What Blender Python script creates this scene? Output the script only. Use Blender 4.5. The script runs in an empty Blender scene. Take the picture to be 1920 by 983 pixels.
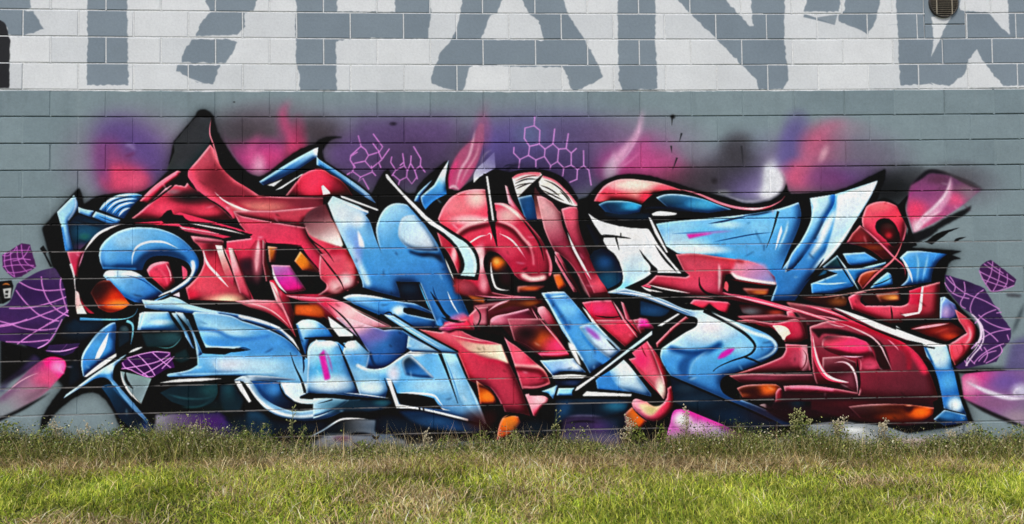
import bpy, math, random
import numpy as np
from mathutils import Matrix, Vector
scene = bpy.context.scene
COL = scene.collection
PI = math.pi
# ---------------------------------------------------------------- camera
CAM_LOC = np.array([3.091354, -6.067469, 1.210279])        # wall face is the plane y = 0, ground near z = 0
PITCH, ROLL_A, YAW, FPX = 0.028611, 0.013467, -0.050787, 1499.9
ZOFF = 2.70                                                # wall course line under the white band is z = 2.70
def _rot(rx, ry, rz):
    c, s_ = math.cos, math.sin
    Rx = np.array([[1, 0, 0], [0, c(rx), -s_(rx)], [0, s_(rx), c(rx)]])
    Ry = np.array([[c(ry), 0, s_(ry)], [0, 1, 0], [-s_(ry), 0, c(ry)]])
    Rz = np.array([[c(rz), -s_(rz), 0], [s_(rz), c(rz), 0], [0, 0, 1]])
    return Rz @ Rx @ Ry
RC = _rot(PITCH, ROLL_A, YAW)
cam_data = bpy.data.cameras.new('camera'); cam = bpy.data.objects.new('camera', cam_data); COL.objects.link(cam)
M4 = Matrix([list(r)+[0] for r in RC]+[[0, 0, 0, 1]]) @ Matrix.Rotation(PI/2, 4, 'X')
M4.translation = Vector(CAM_LOC); cam.matrix_world = M4
cam_data.sensor_width = 36; cam_data.lens = FPX/1920*36; cam_data.clip_start = .05; cam_data.clip_end = 500
scene.camera = cam
# ---------------------------------------------------------------- daylight: bright overcast from above the camera
SUN_EL, SUN_AZ = math.radians(52), math.radians(200)       # azimuth clockwise from +Y
world = bpy.data.worlds.new('World'); scene.world = world; world.use_nodes = True
wn = world.node_tree.nodes; wl = world.node_tree.links; wn.clear()
sky = wn.new('ShaderNodeTexSky'); sky.sky_type = 'NISHITA'; sky.sun_disc = False
sky.sun_elevation = SUN_EL; sky.sun_rotation = SUN_AZ; sky.air_density = 1.0; sky.dust_density = 3.0; sky.ozone_density = 1.0
bg = wn.new('ShaderNodeBackground'); bg.inputs[1].default_value = .12
wo = wn.new('ShaderNodeOutputWorld'); wl.new(sky.outputs[0], bg.inputs[0]); wl.new(bg.outputs[0], wo.inputs[0])
sun_data = bpy.data.lights.new('sun', 'SUN'); sun_data.energy = 1.5; sun_data.angle = math.radians(20); sun_data.color = (1, .98, .96)
sun = bpy.data.objects.new('sun', sun_data); COL.objects.link(sun)
sd = Vector((math.sin(SUN_AZ)*math.cos(SUN_EL), math.cos(SUN_AZ)*math.cos(SUN_EL), math.sin(SUN_EL)))
sun.rotation_euler = sd.to_track_quat('Z', 'Y').to_euler()
scene.view_settings.view_transform = 'Standard'; scene.view_settings.look = 'None'
scene.view_settings.exposure = 0.27; scene.view_settings.gamma = 1.0; scene.view_settings.use_curve_mapping = False
EXPO_E = .93                                              # light reaching the wall face over what a white card needs to read white
# ---------------------------------------------------------------- helpers
def to_wall(px, py):
    """point of the wall face seen at a pixel of the photograph -> (x, z)"""
    d = RC @ np.array([(px-960)/FPX, 1., -(py-491.5)/FPX]); t = -CAM_LOC[1]/d[1]
    p = CAM_LOC + d*t; return float(p[0]), float(p[2])
def from_wall(X, Z):
    P = np.stack([X-CAM_LOC[0], np.zeros_like(X)-CAM_LOC[1], Z-CAM_LOC[2]], -1) @ RC
    return 960+FPX*P[..., 0]/P[..., 1], 491.5-FPX*P[..., 2]/P[..., 1]
def mesh_obj(name, verts, faces, mat, parent=None, smooth=False):
    me = bpy.data.meshes.new(name); me.from_pydata([tuple(v) for v in verts], [], faces); me.update()
    if mat: me.materials.append(mat)
    if smooth: me.polygons.foreach_set('use_smooth', [True]*len(me.polygons))
    o = bpy.data.objects.new(name, me); COL.objects.link(o)
    if parent: o.parent = parent
    return o
def fast_mesh(name, V, T, mat, parent=None, vcol=None):
    """triangle soup straight from numpy arrays"""
    me = bpy.data.meshes.new(name); V = np.asarray(V, np.float32); T = np.asarray(T, np.int32)
    me.vertices.add(len(V)); me.vertices.foreach_set('co', V.ravel())
    me.loops.add(T.size); me.loops.foreach_set('vertex_index', T.ravel())
    me.polygons.add(len(T)); me.polygons.foreach_set('loop_start', np.arange(0, T.size, 3, dtype=np.int32))
    if vcol is not None:
        at = me.color_attributes.new('tint', 'FLOAT_COLOR', 'POINT')
        at.data.foreach_set('color', np.concatenate([vcol, np.ones((len(V), 1))], 1).astype(np.float32).ravel())
    me.update(); me.validate()
    if mat: me.materials.append(mat)
    o = bpy.data.objects.new(name, me); COL.objects.link(o)
    if parent: o.parent = parent
    return o
def tag(o, label=None, cat=None, group=None, kind=None):
    if label: o['label'] = label
    if cat: o['category'] = cat
    if group: o['group'] = group
    if kind: o['kind'] = kind
    return o
def empty(name, loc=(0, 0, 0)):
    o = bpy.data.objects.new(name, None); COL.objects.link(o); o.location = loc; o.empty_display_size = .1; return o
def s2l(c):
    c = np.asarray(c, np.float32); return np.where(c <= .04045, c/12.92, ((c+.055)/1.055)**2.4)
def l2s(c):
    c = np.clip(c, 0, 1); return np.where(c <= .0031308, c*12.92, 1.055*c**(1/2.4)-.055)
class NT:
    def __init__(self, name):
        self.m = bpy.data.materials.new(name); self.m.use_nodes = True; self.n = self.m.node_tree.nodes; self.l = self.m.node_tree.links
        self.n.clear(); self.out = self.n.new('ShaderNodeOutputMaterial'); self.b = self.n.new('ShaderNodeBsdfPrincipled')
        self.l.new(self.b.outputs[0], self.out.inputs[0])
    def add(self, t, **kw):
        nd = self.n.new('ShaderNode'+t)
        for k_, v in kw.items(): setattr(nd, k_, v)
        return nd
    def noise(self, scale, detail=3, rough=.6, vec=None):
        nd = self.add('TexNoise'); nd.inputs['Scale'].default_value = scale; nd.inputs['Detail'].default_value = detail; nd.inputs['Roughness'].default_value = rough
        if vec: self.l.new(vec, nd.inputs['Vector'])
        return nd
    def ramp(self, src, stops):
        r = self.add('ValToRGB'); el = r.color_ramp.elements
        while len(el) < len(stops): el.new(.5)
        for x, (p, c) in zip(el, stops): x.position = p; x.color = (*c, 1) if len(c) == 3 else c
        self.l.new(src, r.inputs[0]); return r
    def mix(self, fac, a, b, mode='MIX'):
        m = self.add('Mix', data_type='RGBA', blend_type=mode)
        for sock, v in ((m.inputs[0], fac), (m.inputs[6], a), (m.inputs[7], b)):
            if hasattr(v, 'is_output'): self.l.new(v, sock)
            elif isinstance(v, (int, float)): sock.default_value = v
            else: sock.default_value = (*v, 1)
        return m.outputs[2]
    def math(self, op, a, b=0.0, clamp=False):
        m = self.add('Math', operation=op, use_clamp=clamp)
        for sock, v in zip(m.inputs, (a, b)):
            if hasattr(v, 'is_output'): self.l.new(v, sock)
            else: sock.default_value = v
        return m.outputs[0]
    def bump(self, src, strength, dist=.004):
        bp = self.add('Bump'); bp.inputs['Strength'].default_value = strength; bp.inputs['Distance'].default_value = dist
        self.l.new(src, bp.inputs['Height']); self.l.new(bp.outputs[0], self.b.inputs['Normal']); return bp
# ---------------------------------------------------------------- paint: brush strokes laid down on a canvas in numpy
PM = 160                                   # extra canvas round the photographed stretch of wall
PH, PW = 983 + 2*PM, 1920 + 2*PM
CV = np.zeros((PH, PW, 3), np.float32)
FR = [0.0, 0.0, 1.0]                       # origin and scale of the tracing sheet in use
LAST = [None]

def fr(x, y, k=4.681): FR[:] = [x, y, k]
def hx(c):
    if isinstance(c, str):
        return np.array([int(c[i:i+2], 16) for i in (1, 3, 5)], np.float32)/255
    return np.array(c, np.float32)
def pts(s):
    t = s.split(); out = []; cor = []
    for i in range(0, len(t)-1, 2):
        y = t[i+1]; cor.append(y.endswith('!'))
        out.append((float(t[i]), float(y.rstrip('!'))))
    p = np.array(out)/FR[2] + np.array([FR[0]+PM, FR[1]+PM])
    return p, cor
def spline(p, cor, closed):
    n = len(p); segs = n if closed else n-1; res = []
    for i in range(segs):
        a, b = p[i], p[(i+1) % n]
        L = float(np.hypot(*(b-a)))
        if L < 1e-6: continue
        ca, cb = cor[i], cor[(i+1) % n]
        if not closed:
            ca = ca or i == 0; cb = cb or i+1 == n-1
        if ca and cb:
            res.append(a[None]); continue
        pa = a if ca else p[i-1]; pb = b if cb else p[(i+2) % n]
        ta = (b-pa) if not ca else None; tb = (pb-a) if not cb else None
        def tan(t): return t/max(np.hypot(*t), 1e-6)*L
        if ta is not None: ta = tan(ta)
        if tb is not None: tb = tan(tb)
        if ta is None: ta = 1.5*(b-a) - .5*tb
        if tb is None: tb = 1.5*(b-a) - .5*ta
        m = max(3, int(L/2.5)); u = np.linspace(0, 1, m, endpoint=False)[:, None]
        res.append((2*u**3-3*u**2+1)*a + (u**3-2*u**2+u)*ta + (-2*u**3+3*u**2)*b + (u**3-u**2)*tb)
    if not closed: res.append(p[-1][None])
    return np.concatenate(res)
SS = 4
def cover(polys, pad=0):
    """winding coverage of polygons -> mask, x0, y0"""
    allp = np.concatenate(polys)
    x0 = int(max(0, np.floor(allp[:, 0].min())-1-pad)); x1 = int(min(PW, np.ceil(allp[:, 0].max())+2+pad))
    y0 = int(max(0, np.floor(allp[:, 1].min())-1-pad)); y1 = int(min(PH, np.ceil(allp[:, 1].max())+2+pad))
    if x1 <= x0 or y1 <= y0: return None
    w, h = x1-x0, y1-y0
    acc = np.zeros((h*SS, w+2), np.float32)
    for p in polys:
        a = p; b = np.roll(p, -1, 0)
        ya = (a[:, 1]-y0)*SS; yb = (b[:, 1]-y0)*SS
        xa = a[:, 0]-x0; xb = b[:, 0]-x0
        sg = np.where(yb > ya, 1, -1)
        lo = np.minimum(ya, yb); hi = np.maximum(ya, yb)
        i0 = np.clip(np.ceil(lo-.5), 0, h*SS).astype(int); i1 = np.clip(np.ceil(hi-.5), 0, h*SS).astype(int)
        cnt = i1-i0
        k = np.repeat(np.arange(len(a)), cnt)
        if len(k) == 0: continue
        off = np.arange(len(k)) - np.repeat(np.cumsum(cnt)-cnt, cnt)
        row = i0[k]+off
        xc = xa[k] + (row+.5-ya[k])/(yb[k]-ya[k])*(xb[k]-xa[k])
        xc = np.clip(xc, 0, w); f = np.floor(xc).astype(int); q = xc-f
        np.add.at(acc, (row, f), sg[k]*(1-q)); np.add.at(acc, (row, f+1), sg[k]*q)
    m = np.clip(np.abs(np.cumsum(acc, 1)[:, :w]), 0, 1).reshape(h, SS, w).mean(1)
    return m.astype(np.float32), x0, y0
def blur(m, r):
    r = int(round(r))
    if r < 1: return m
    for _ in range(3):
        for ax in (0, 1):
            c = np.cumsum(np.pad(m, [(r+1, r) if i == ax else (0, 0) for i in (0, 1)], mode='edge'), ax, dtype=np.float64)
            n = m.shape[ax]
            m = ((np.take(c, range(2*r+1, 2*r+1+n), ax) - np.take(c, range(0, n), ax))/(2*r+1)).astype(np.float32)
    return m
def comp(m, x0, y0, col):
    h, w = m.shape; r = CV[y0:y0+h, x0:x0+w]
    r += (col - r)*m[..., None]
def clipm(m, x0, y0):
    if LAST[0] is None: return m
    M, X, Y = LAST[0]; out = np.zeros_like(m)
    ax0, ay0 = max(x0, X), max(y0, Y); ax1 = min(x0+m.shape[1], X+M.shape[1]); ay1 = min(y0+m.shape[0], Y+M.shape[0])
    if ax1 > ax0 and ay1 > ay0:
        out[ay0-y0:ay1-y0, ax0-x0:ax1-x0] = m[ay0-y0:ay1-y0, ax0-x0:ax1-x0]*M[ay0-Y:ay1-Y, ax0-X:ax1-X]
    return out
def f(s, col, a=1., soft=0, keep=True, rough=0, clip=False):
    """fill a shape; col is a colour or (x0,y0,c0,x1,y1,c1[,cm]) for a fade from one paint into another"""
    p, c = pts(s); q = spline(p, c, True)
    if rough: q = roughen(q, rough)
    so = soft/FR[2]
    r = cover([q], int(so*2.2)+1 if so else 0)
    if r is None: return
    m, x0, y0 = r
    if so: m = blur(m, so*.6)
    if clip: m = clipm(m, x0, y0)
    if isinstance(col, tuple) and len(col) > 3:
        gx0, gy0, c0, gx1, gy1, c1 = col[:6]
        A = np.array([gx0, gy0])/FR[2]+np.array(FR[:2])+PM; B = np.array([gx1, gy1])/FR[2]+np.array(FR[:2])+PM
        d = B-A; yy, xx = np.mgrid[y0:y0+m.shape[0], x0:x0+m.shape[1]]
        t = np.clip(((xx-A[0])*d[0]+(yy-A[1])*d[1])/(d@d), 0, 1)[..., None].astype(np.float32)
        if len(col) > 6:
            cm = hx(col[6]); C = np.where(t < .5, hx(c0)+(cm-hx(c0))*2*t, cm+(hx(c1)-cm)*(2*t-1))
        else: C = hx(c0)+(hx(c1)-hx(c0))*t
    else: C = hx(col)
    comp(m*a, x0, y0, C)
    if keep and not clip:
        LAST[0] = (m, x0, y0)
        if a == 1. and so < 2.5: fade_edges(m, x0, y0, C)
def fade_edges(m, x0, y0, C):
    """the painter's airbrushed fades: deep tone along the lower right of a shape, a thin pale edge along the upper left"""
    mc = C if C.ndim == 1 else (C*m[..., None]).sum((0, 1))/max(m.sum(), 1e-6)
    if mc.max()-mc.min() < .2 or mc.max() < .3: return
    if mc[2] > mc[0]+.12 and mc[1] > .25: dk, lt = hx('#0c2d58'), hx('#d6ecf8')
    elif mc[0] > mc[2]+.1 and mc[1] < .62*mc[0]: dk, lt = hx('#360812'), hx('#f0b4b4')
    else: return
    ar = float(m.sum())
    if ar < 260: return
    r = int(np.clip(.13*ar**.5, 3, 11)); P = np.pad(m, 3*r); B = blur(P, r*.62); h, w_ = m.shape; q = 3*r; o = int(round(r*.55))
    sh = B[q-o:q-o+h, q-o:q-o+w_]; hi = blur(P, 1)[q+2:q+2+h, q+2:q+2+w_]
    al = m*np.clip(1-B[q+o:q+o+h, q+o:q+o+w_], 0, 1)
    comp(np.clip(al*1.15, 0, .88), x0, y0, dk)
    yy, xx = np.mgrid[0:h, 0:w_]; t = (.5*xx/max(w_, 1)+.9*yy/max(h, 1))/1.4
    comp(m*np.clip(.42-t, 0, 1)*.75, x0, y0, lt); comp(m*np.clip(t-.5, 0, 1)*.85, x0, y0, dk)
    ed = m*np.clip(1-np.roll(np.roll(blur(P, 1), 2, 0), 2, 1)[q:q+h, q:q+w_], 0, 1)
    comp(np.clip(ed*.7, 0, .5), x0, y0, lt)
def roughen(q, amt):
    out = []
    for i in range(len(q)):
        a, b = q[i], q[(i+1) % len(q)]; L = np.hypot(*(b-a)); n = max(1, int(L/3))
        for k in range(n): out.append(a+(b-a)*k/n)
    out = np.array(out); ns = RNG.normal(0, 1, (len(out), 2)); ns = (ns+np.roll(ns, 1, 0))*.6
    return out+ns*amt
RNG = np.random.default_rng(7)
def strk(s, w, taper):
    p, c = pts(s); q = spline(p, c, False); w = w/FR[2]
    d = np.gradient(q, axis=0); d /= np.maximum(np.hypot(d[:, 0], d[:, 1]), 1e-6)[:, None]
    nr = np.stack([-d[:, 1], d[:, 0]], 1)
    L = np.concatenate([[0], np.cumsum(np.hypot(*np.diff(q, axis=0).T))]); u = L/max(L[-1], 1e-6)
    if taper == 2: ww = np.minimum(1, 3.2*np.minimum(u, 1-u))**.8
    elif taper == 1: ww = 1-.93*u
    elif taper == -1: ww = .07+.93*u
    else: ww = np.ones_like(u)
    hw = (w/2*np.maximum(ww, .12))[:, None]
    Lf, Rt = q+nr*hw, q-nr*hw; polys = []
    for i in range(len(q)-1):
        P = np.array([Lf[i], Lf[i+1], Rt[i+1], Rt[i]])
        ar = np.sum(P[:, 0]*np.roll(P[:, 1], -1)-np.roll(P[:, 0], -1)*P[:, 1])
        polys.append(P if ar > 0 else P[::-1])
    if taper == 0 and w > 2.5:
        an = np.linspace(0, 2*np.pi, 13)[:-1]
        for c_ in p: polys.append(c_+w/2*np.stack([np.cos(an), np.sin(an)], 1))
    return polys
def s(st, w, col, taper=2, a=1., soft=0, clip=False):
    r = None; so = soft/FR[2]
    r = cover(strk(st, w, taper), int(so*2.2)+1 if so else 0)
    if r is None: return
    m, x0, y0 = r
    if so: m = blur(m, so*.6)
    if clip: m = clipm(m, x0, y0)
    comp(m*a, x0, y0, hx(col))
def g(st, w, soft, col, a=1., taper=0): s(st, w, col, taper, a, soft, True)
def e(cx, cy, rx, ry, col, a=1., rot=0, clip=True, hard=0):
    cx, cy = cx/FR[2]+FR[0]+PM, cy/FR[2]+FR[1]+PM; rx, ry = rx/FR[2], ry/FR[2]
    R = max(rx, ry)*(1.0 if hard else 1.7)
    x0, x1 = int(max(0, cx-R)), int(min(PW, cx+R+2)); y0, y1 = int(max(0, cy-R)), int(min(PH, cy+R+2))
    if x1 <= x0 or y1 <= y0: return
    yy, xx = np.mgrid[y0:y1, x0:x1]; dx, dy = xx-cx, yy-cy
    c_, s_ = np.cos(np.radians(rot)), np.sin(np.radians(rot))
    r2 = ((dx*c_+dy*s_)/rx)**2+((-dx*s_+dy*c_)/ry)**2
    m = (np.clip(1-r2/2.9, 0, 1)**2).astype(np.float32) if not hard else np.clip((1-np.sqrt(r2))*hard, 0, 1).astype(np.float32)
    if clip: m = clipm(m, x0, y0)
    comp(m*a, x0, y0, hx(col))
def es(*a, **k): e(*a, clip=False, **k)
# ---------------------------------------------------------------- paint colours
WALLG, WHT, ROLL = '#7d8e93', '#d6dadb', '#7e8b95'
k = '#060709'; w = '#e6eff3'
b0, b1, b2, b3, b4, b5 = '#0b1a2c', '#143a63', '#2d70b2', '#458fd2', '#7dbbec', '#b5dcf2'
r0, r1, r2, r3, r4, p1, cr = '#2a0910', '#5e1524', '#96283c', '#c23a54', '#dc5368', '#e98a94', '#ead2c4'
og, o1, te, mg, u0, u1, ln = '#d4601f', '#7a2c12', '#1f4d58', '#d62d86', '#3a1b55', '#5b4080', '#e389dd'
CV[:] = hx(WALLG); BM = [None]
def top_band():
    fr(0, 0, 1)
    f("-200 -200! 2200 -200! 2200 165! 1900 165.5! 1600 169! 1300 171! 1000 172.5! 700 172! 400 170.5! 100 169! -200 167!", WHT, rough=.7)
    R = lambda t: f(t, ROLL, rough=.9)
    fr(0, 0, 3.996)
    R("-300 -300! 200 -300! 225 0! 230 60! 175 80! 250 90! 325 215! 240 250! 140 275! 60 260! 50 200! -300 140!")
    f("-300 120! 0 150! 40 180! 65 270! 75 300! 70 660! -300 672!", '#27282b', rough=.5)
    R("655 -300! 950 -300! 955 255! 960 460! 965 640! 660 640! 650 560! 658 300! 655 200!")
    s("960 505 1015 500", 12, ROLL)
    R("1560 -100! 1918 -100! 2010 -100! 1918 20! 1890 90! 1830 95! 1830 200! 1775 262! 1470 272! 1500 180! 1575 90! 1540 10!")
    R("1430 300! 1700 292! 1775 320! 1740 400! 1690 475! 1365 470! 1360 420!")
    R("1330 490! 1650 490! 1600 635! 1480 620! 1320 530!")
    s("1320 545 1420 590 1560 640", 8, WHT)
    fr(480, 0, 3.996)
    R("300 -300! 600 -300! 610 90! 1045 95! 1030 -300! 1295 -300! 1310 120! 1290 290! 720 290! 600 310! 600 480! 605 680! 330 680! 325 560! 300 490! 300 310! 290 200! 300 100!")
    fr(0, 0, 1)
    R("890 -80! 960 -80! 943 0! 932 24! 918 31! 903 74! 1020 76! 1010 40! 992 27! 979 0! 960 -80! 1030 -80! 1057 0! 1065 27! 1095 74! 1122 122! 1131 146! 1080 172! 1070 165! 1056 127! 888 123! 880 127! 868 172! 840 168! 808 156! 812 135! 825 100! 845 78! 858 50! 867 0!")
    fr(960, 0, 3.996)
    R("790 -300! 1075 -300! 1075 300! 1085 490! 1090 670! 830 680! 800 600! 795 300!")
    R("1000 -300! 1500 -300! 1600 0! 1700 110! 1780 200! 1805 200! 1795 100! 1780 -300! 2040 -300! 2040 300! 2060 500! 2075 600! 2030 665! 1850 672! 1830 600! 1720 490! 1545 310! 1340 110! 1240 0!")
    fr(1440, 0, 3.996)
    R("320 -300! 560 -300! 540 0! 530 90! 268 88! 295 0!")
    s("268 118 380 150 500 188", 26, ROLL, 1)
    f("350 135! 520 110! 500 190! 430 165!", ROLL, .8)
    R("590 -300! 850 -300! 840 0! 800 180! 745 262! 700 230! 530 165! 540 105! 570 80!")
    R("950 -300! 1240 -300! 1430 -300! 1440 80! 1650 95! 1740 200! 1810 262! 1800 100! 1780 -300! 2600 -300! 2600 650! 1770 645! 1700 570! 1610 460! 1560 370! 1500 460! 1470 560! 1360 645! 1200 630! 990 640! 975 400! 975 250! 965 160!")
    f("1225 125! 1380 120! 1330 200! 1290 290! 1225 425! 1240 290!", WHT, rough=.7)
    f("1440 0! 1790 0! 1800 90! 1560 90! 1440 75!", WHT, rough=.7)
    f("1500 -60! 1780 -60! 1800 100! 1808 262! 1740 200! 1650 90! 1500 70!", WHT, rough=.7)
    s("1220 620 1260 640 1340 655", 14, WHT); s("900 190 1010 182", 10, ROLL)
    fr(0, 0, 1)
    for x in RNG.uniform(-100, 2000, 60):
        L = RNG.uniform(6, 60); y = 172.5-3.0e-6*(x-960)**2-.0035*max(0, x-960)
        s(f"{x:.0f} {y+RNG.uniform(-1.5,1):.1f} {x+L/2:.0f} {y:.1f} {x+L:.0f} {y+RNG.uniform(-1,1):.1f}", RNG.uniform(1, 3.2), WHT if RNG.random() < .55 else '#6a7478')
    for _ in range(90):        # roller patches and faded rectangles in the plain grey and white
        x, y = RNG.uniform(-100, 2000), RNG.uniform(-60, 420); W, H = RNG.uniform(40, 220), RNG.uniform(20, 60); v = RNG.uniform(-1, 1)
        q = CV[int(np.clip(y+H/2, 0, 980))+PM, int(np.clip(x+W/2, 0, 1915))+PM]
        if y > 178: f(f"{x:.0f} {y:.0f}! {x+W:.0f} {y:.0f}! {x+W:.0f} {y+H:.0f}! {x:.0f} {y+H:.0f}!", tuple(np.clip(q*(1+.10*v), 0, 1)), .35, soft=14)
    for _ in range(70):        # water runs below the white band
        x = RNG.uniform(-100, 2000); L = RNG.uniform(25, 150); v = '#8b999c' if RNG.random() < .6 else '#66767b'
        s(f"{x:.0f} 172 {x+RNG.uniform(-2,2):.1f} {172+L/2:.0f} {x+RNG.uniform(-3,3):.1f} {172+L:.0f}", RNG.uniform(1.5, 6), v, 1, .35, 3)
    for x, y, L in ((40, 75, 28), (1070, 145, 26), (1148, 140, 30), (1150, 150, 22), (1240, 150, 20)):
        s(f"{x} {y} {x-1} {y+L}", 1.4, '#a8a49a')
def glows():
    fr(0, 0, 1)
    for x, y, rx, ry, c_, al in ((260, 300, 110, 75, '#8a4a7c', .45), (520, 270, 130, 60, '#6a4a64', .55), (700, 270, 130, 60, '#5c4876', .5), (900, 270, 120, 60, '#6a4e7c', .5), (1040, 280, 130, 70, '#574a80', .55), (1190, 290, 110, 60, '#8a5080', .5), (1330, 330, 130, 40, '#5c4c5c', .6), (1440, 310, 90, 50, '#68608c', .5), (1560, 310, 110, 60, '#7a5078', .6)):
        es(x, y, rx, ry, c_, al)
    fr(0, 200)
    f("830 260! 900 120 1120 100 1300 190 1440 340 1500 470 1480 620! 1300 770! 940 770! 860 620! 840 420!", '#5e4688', .9, soft=120); f("830 330! 1000 300 1090 420 1220 520 1330 640 1290 760! 930 770! 870 640! 850 450!", '#96406f', .85, soft=90)
    f("900 560! 1000 500 1180 540 1320 620 1280 740! 1000 760! 920 700!", '#cc4068', .9, soft=60); es(1080, 650, 150, 90, '#e0486e', .9); es(1200, 660, 80, 80, '#e0557a', .7)
    s("880 300 900 480 960 740", 60, '#7a3a70', 2, .5, 40); s("1010 520 1040 640 1060 750", 50, '#e24a72', 2, .5, 24)
    s("1090 350 1130 335 1190 385", 30, '#9d86b8', soft=14, a=.8); s("1085 440 1130 430 1190 400", 26, '#6a2a58', soft=12, a=.8)
    fr(300, 200)
    es(840, 230, 280, 130, '#4e464c', .85); es(1380, 240, 150, 110, '#4a4248', .7); es(1130, 380, 90, 200, '#5f2e4c', .8)
    f("540 260! 600 400! 690 510! 790 600! 900 610! 1010 540! 1112 460! 1112 330! 950 280 750 300 620 330!", '#a83c7c', .9, soft=50); es(850, 450, 190, 110, '#c84088', .9); es(980, 470, 170, 90, '#d4407e', .8); s("1112 250 1112 460", 10, '#5a3048', 0, .6, 5); es(860, 520, 60, 90, '#f0b8d2', .8)
    es(1210, 280, 70, 150, '#d83a72', 1); es(1190, 370, 90, 90, '#dc3c70', .9); es(1080, 200, 60, 140, '#8c4f74', .6)
    es(1450, 400, 60, 80, '#8a8d92', .8)
    s("560 180 590 330 680 490 770 570", 12, '#9a7a9c', soft=5); s("840 500 850 540", 16, '#f2d8e4', soft=4); s("880 480 890 530", 14, '#f2d8e4', soft=4)
    fr(600, 200)
    f("40 340! 300 250! 310 130! 1180 110! 1195 330! 1130 480! 800 760! 430 780! 100 560!", '#5c4672', .88, soft=110)
    f("340 130! 1160 115! 1185 150! 1185 300! 340 315!", '#594273', .35, soft=70)
    es(300, 430, 260, 160, '#5b4377', .8); es(800, 400, 300, 200, '#4f3a62', .7); es(640, 150, 30, 16, '#1d1626', .9)
    es(30, 260, 80, 50, '#5a5058', .6)
    f("1130 720! 1130 620! 1190 430! 1340 250! 1400 100! 1460 90! 1460 300! 1400 450! 1340 600! 1230 735!", '#a05a7a', .75, soft=50); s("1390 260 1420 100 1470 -60", 90, '#96607c', 1, .7, 50)
    fr(900, 200)
    es(250, 380, 330, 230, '#5a4c8e', .9); es(620, 380, 380, 250, '#564a80', .85); es(60, 400, 120, 200, '#5f5296', .8)
    es(430, 240, 130, 90, '#5f6d92', .7); es(850, 260, 260, 170, '#5e4f78', .8); es(700, 620, 300, 160, '#473763', .9)
    es(1120, 300, 200, 150, '#6f567c', .6); es(1250, 480, 210, 130, '#b84a90', .85); es(1180, 560, 160, 110, '#d04a98', .85)
    es(1450, 560, 300, 110, '#d8408a', .9); es(1480, 400, 200, 150, '#9a5488', .75); es(1140, 570, 60, 90, '#f4e6f0', 1)
    es(1200, 490, 60, 110, '#eab4d4', .7, 35); es(1160, 500, 30, 90, '#f0d0e4', .7, 10)
    s("1390 100 1395 200 1370 290 1300 410 1180 530", 16, '#cfa8c8', soft=8, a=.9); s("1420 380 1330 470 1200 560", 14, '#e8a0cc', soft=8, a=.8)
    s("20 60 60 200 20 400", 50, '#a85078', soft=50, a=.6); s("100 380 30 440 5 560", 12, '#c2b4d0', soft=6)
    fr(1200, 200)
    es(820, 390, 110, 120, '#424048', .95); es(800, 480, 180, 90, '#403e46', .7); es(890, 290, 80, 60, '#5a5a60', .5)
    es(120, 500, 220, 120, '#b4487e', .75); es(330, 620, 220, 80, '#a8466c', .8); es(560, 640, 200, 110, '#5f4a58', .85)
    es(720, 640, 200, 120, '#4b4a54', .85); es(930, 690, 200, 130, '#6a5c92', .95); es(1060, 720, 150, 110, '#8c80ac', .8)
    es(1180, 660, 105, 165, '#eceef2', 1); es(1190, 600, 80, 100, '#eef0f3', .9); es(1150, 760, 120, 60, '#d6d4e4', .8)
    s("700 750 860 822 1000 834 1130 795 1240 690", 20, '#c8c4dc', soft=7); es(720, 755, 60, 26, '#aeb2b6', .9)
    es(1330, 400, 110, 260, '#5f5692', .8, 15); es(650, 650, 26, 26, '#1a1518', .9)
    fr(1450, 200)
    es(200, 220, 110, 150, '#61588e', .7); es(560, 190, 220, 80, '#9a8090', .6); es(440, 400, 190, 200, '#a85878', .8)
    es(360, 330, 120, 120, '#b85a7c', .6); es(240, 620, 170, 130, '#c85a80', 1); es(180, 600, 100, 110, '#d0587c', .7)
    es(620, 610, 260, 110, '#65407a', 1); es(480, 650, 180, 110, '#7a3f72', .8); es(800, 580, 160, 80, '#6a4f80', .7)
    es(700, 420, 220, 120, '#7c7486', .5); es(440, 410, 30, 70, '#dcaab8', .8, 25)
    es(1130, 640, 200, 120, '#26292c', .9); es(1020, 740, 180, 120, '#101214', 1); es(1220, 600, 120, 70, '#4a5054', .6)
    fr(0, 200)
    s("165 590 168 760", 9, '#26313a')
    fr(1200, 200)
    for t in ("282 90 278 170", "365 235 345 310", "272 345 278 410", "325 450 285 560", "890 345 905 520"): s(t, 16, '#15181a', 1)
    es(285, 88, 20, 18, '#0a0a0a', 1); es(125, 905, 0.1, 0.1, k)
    fr(300, 200); s("640 -42 650 -38 660 -42", 10, '#222222')
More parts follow.
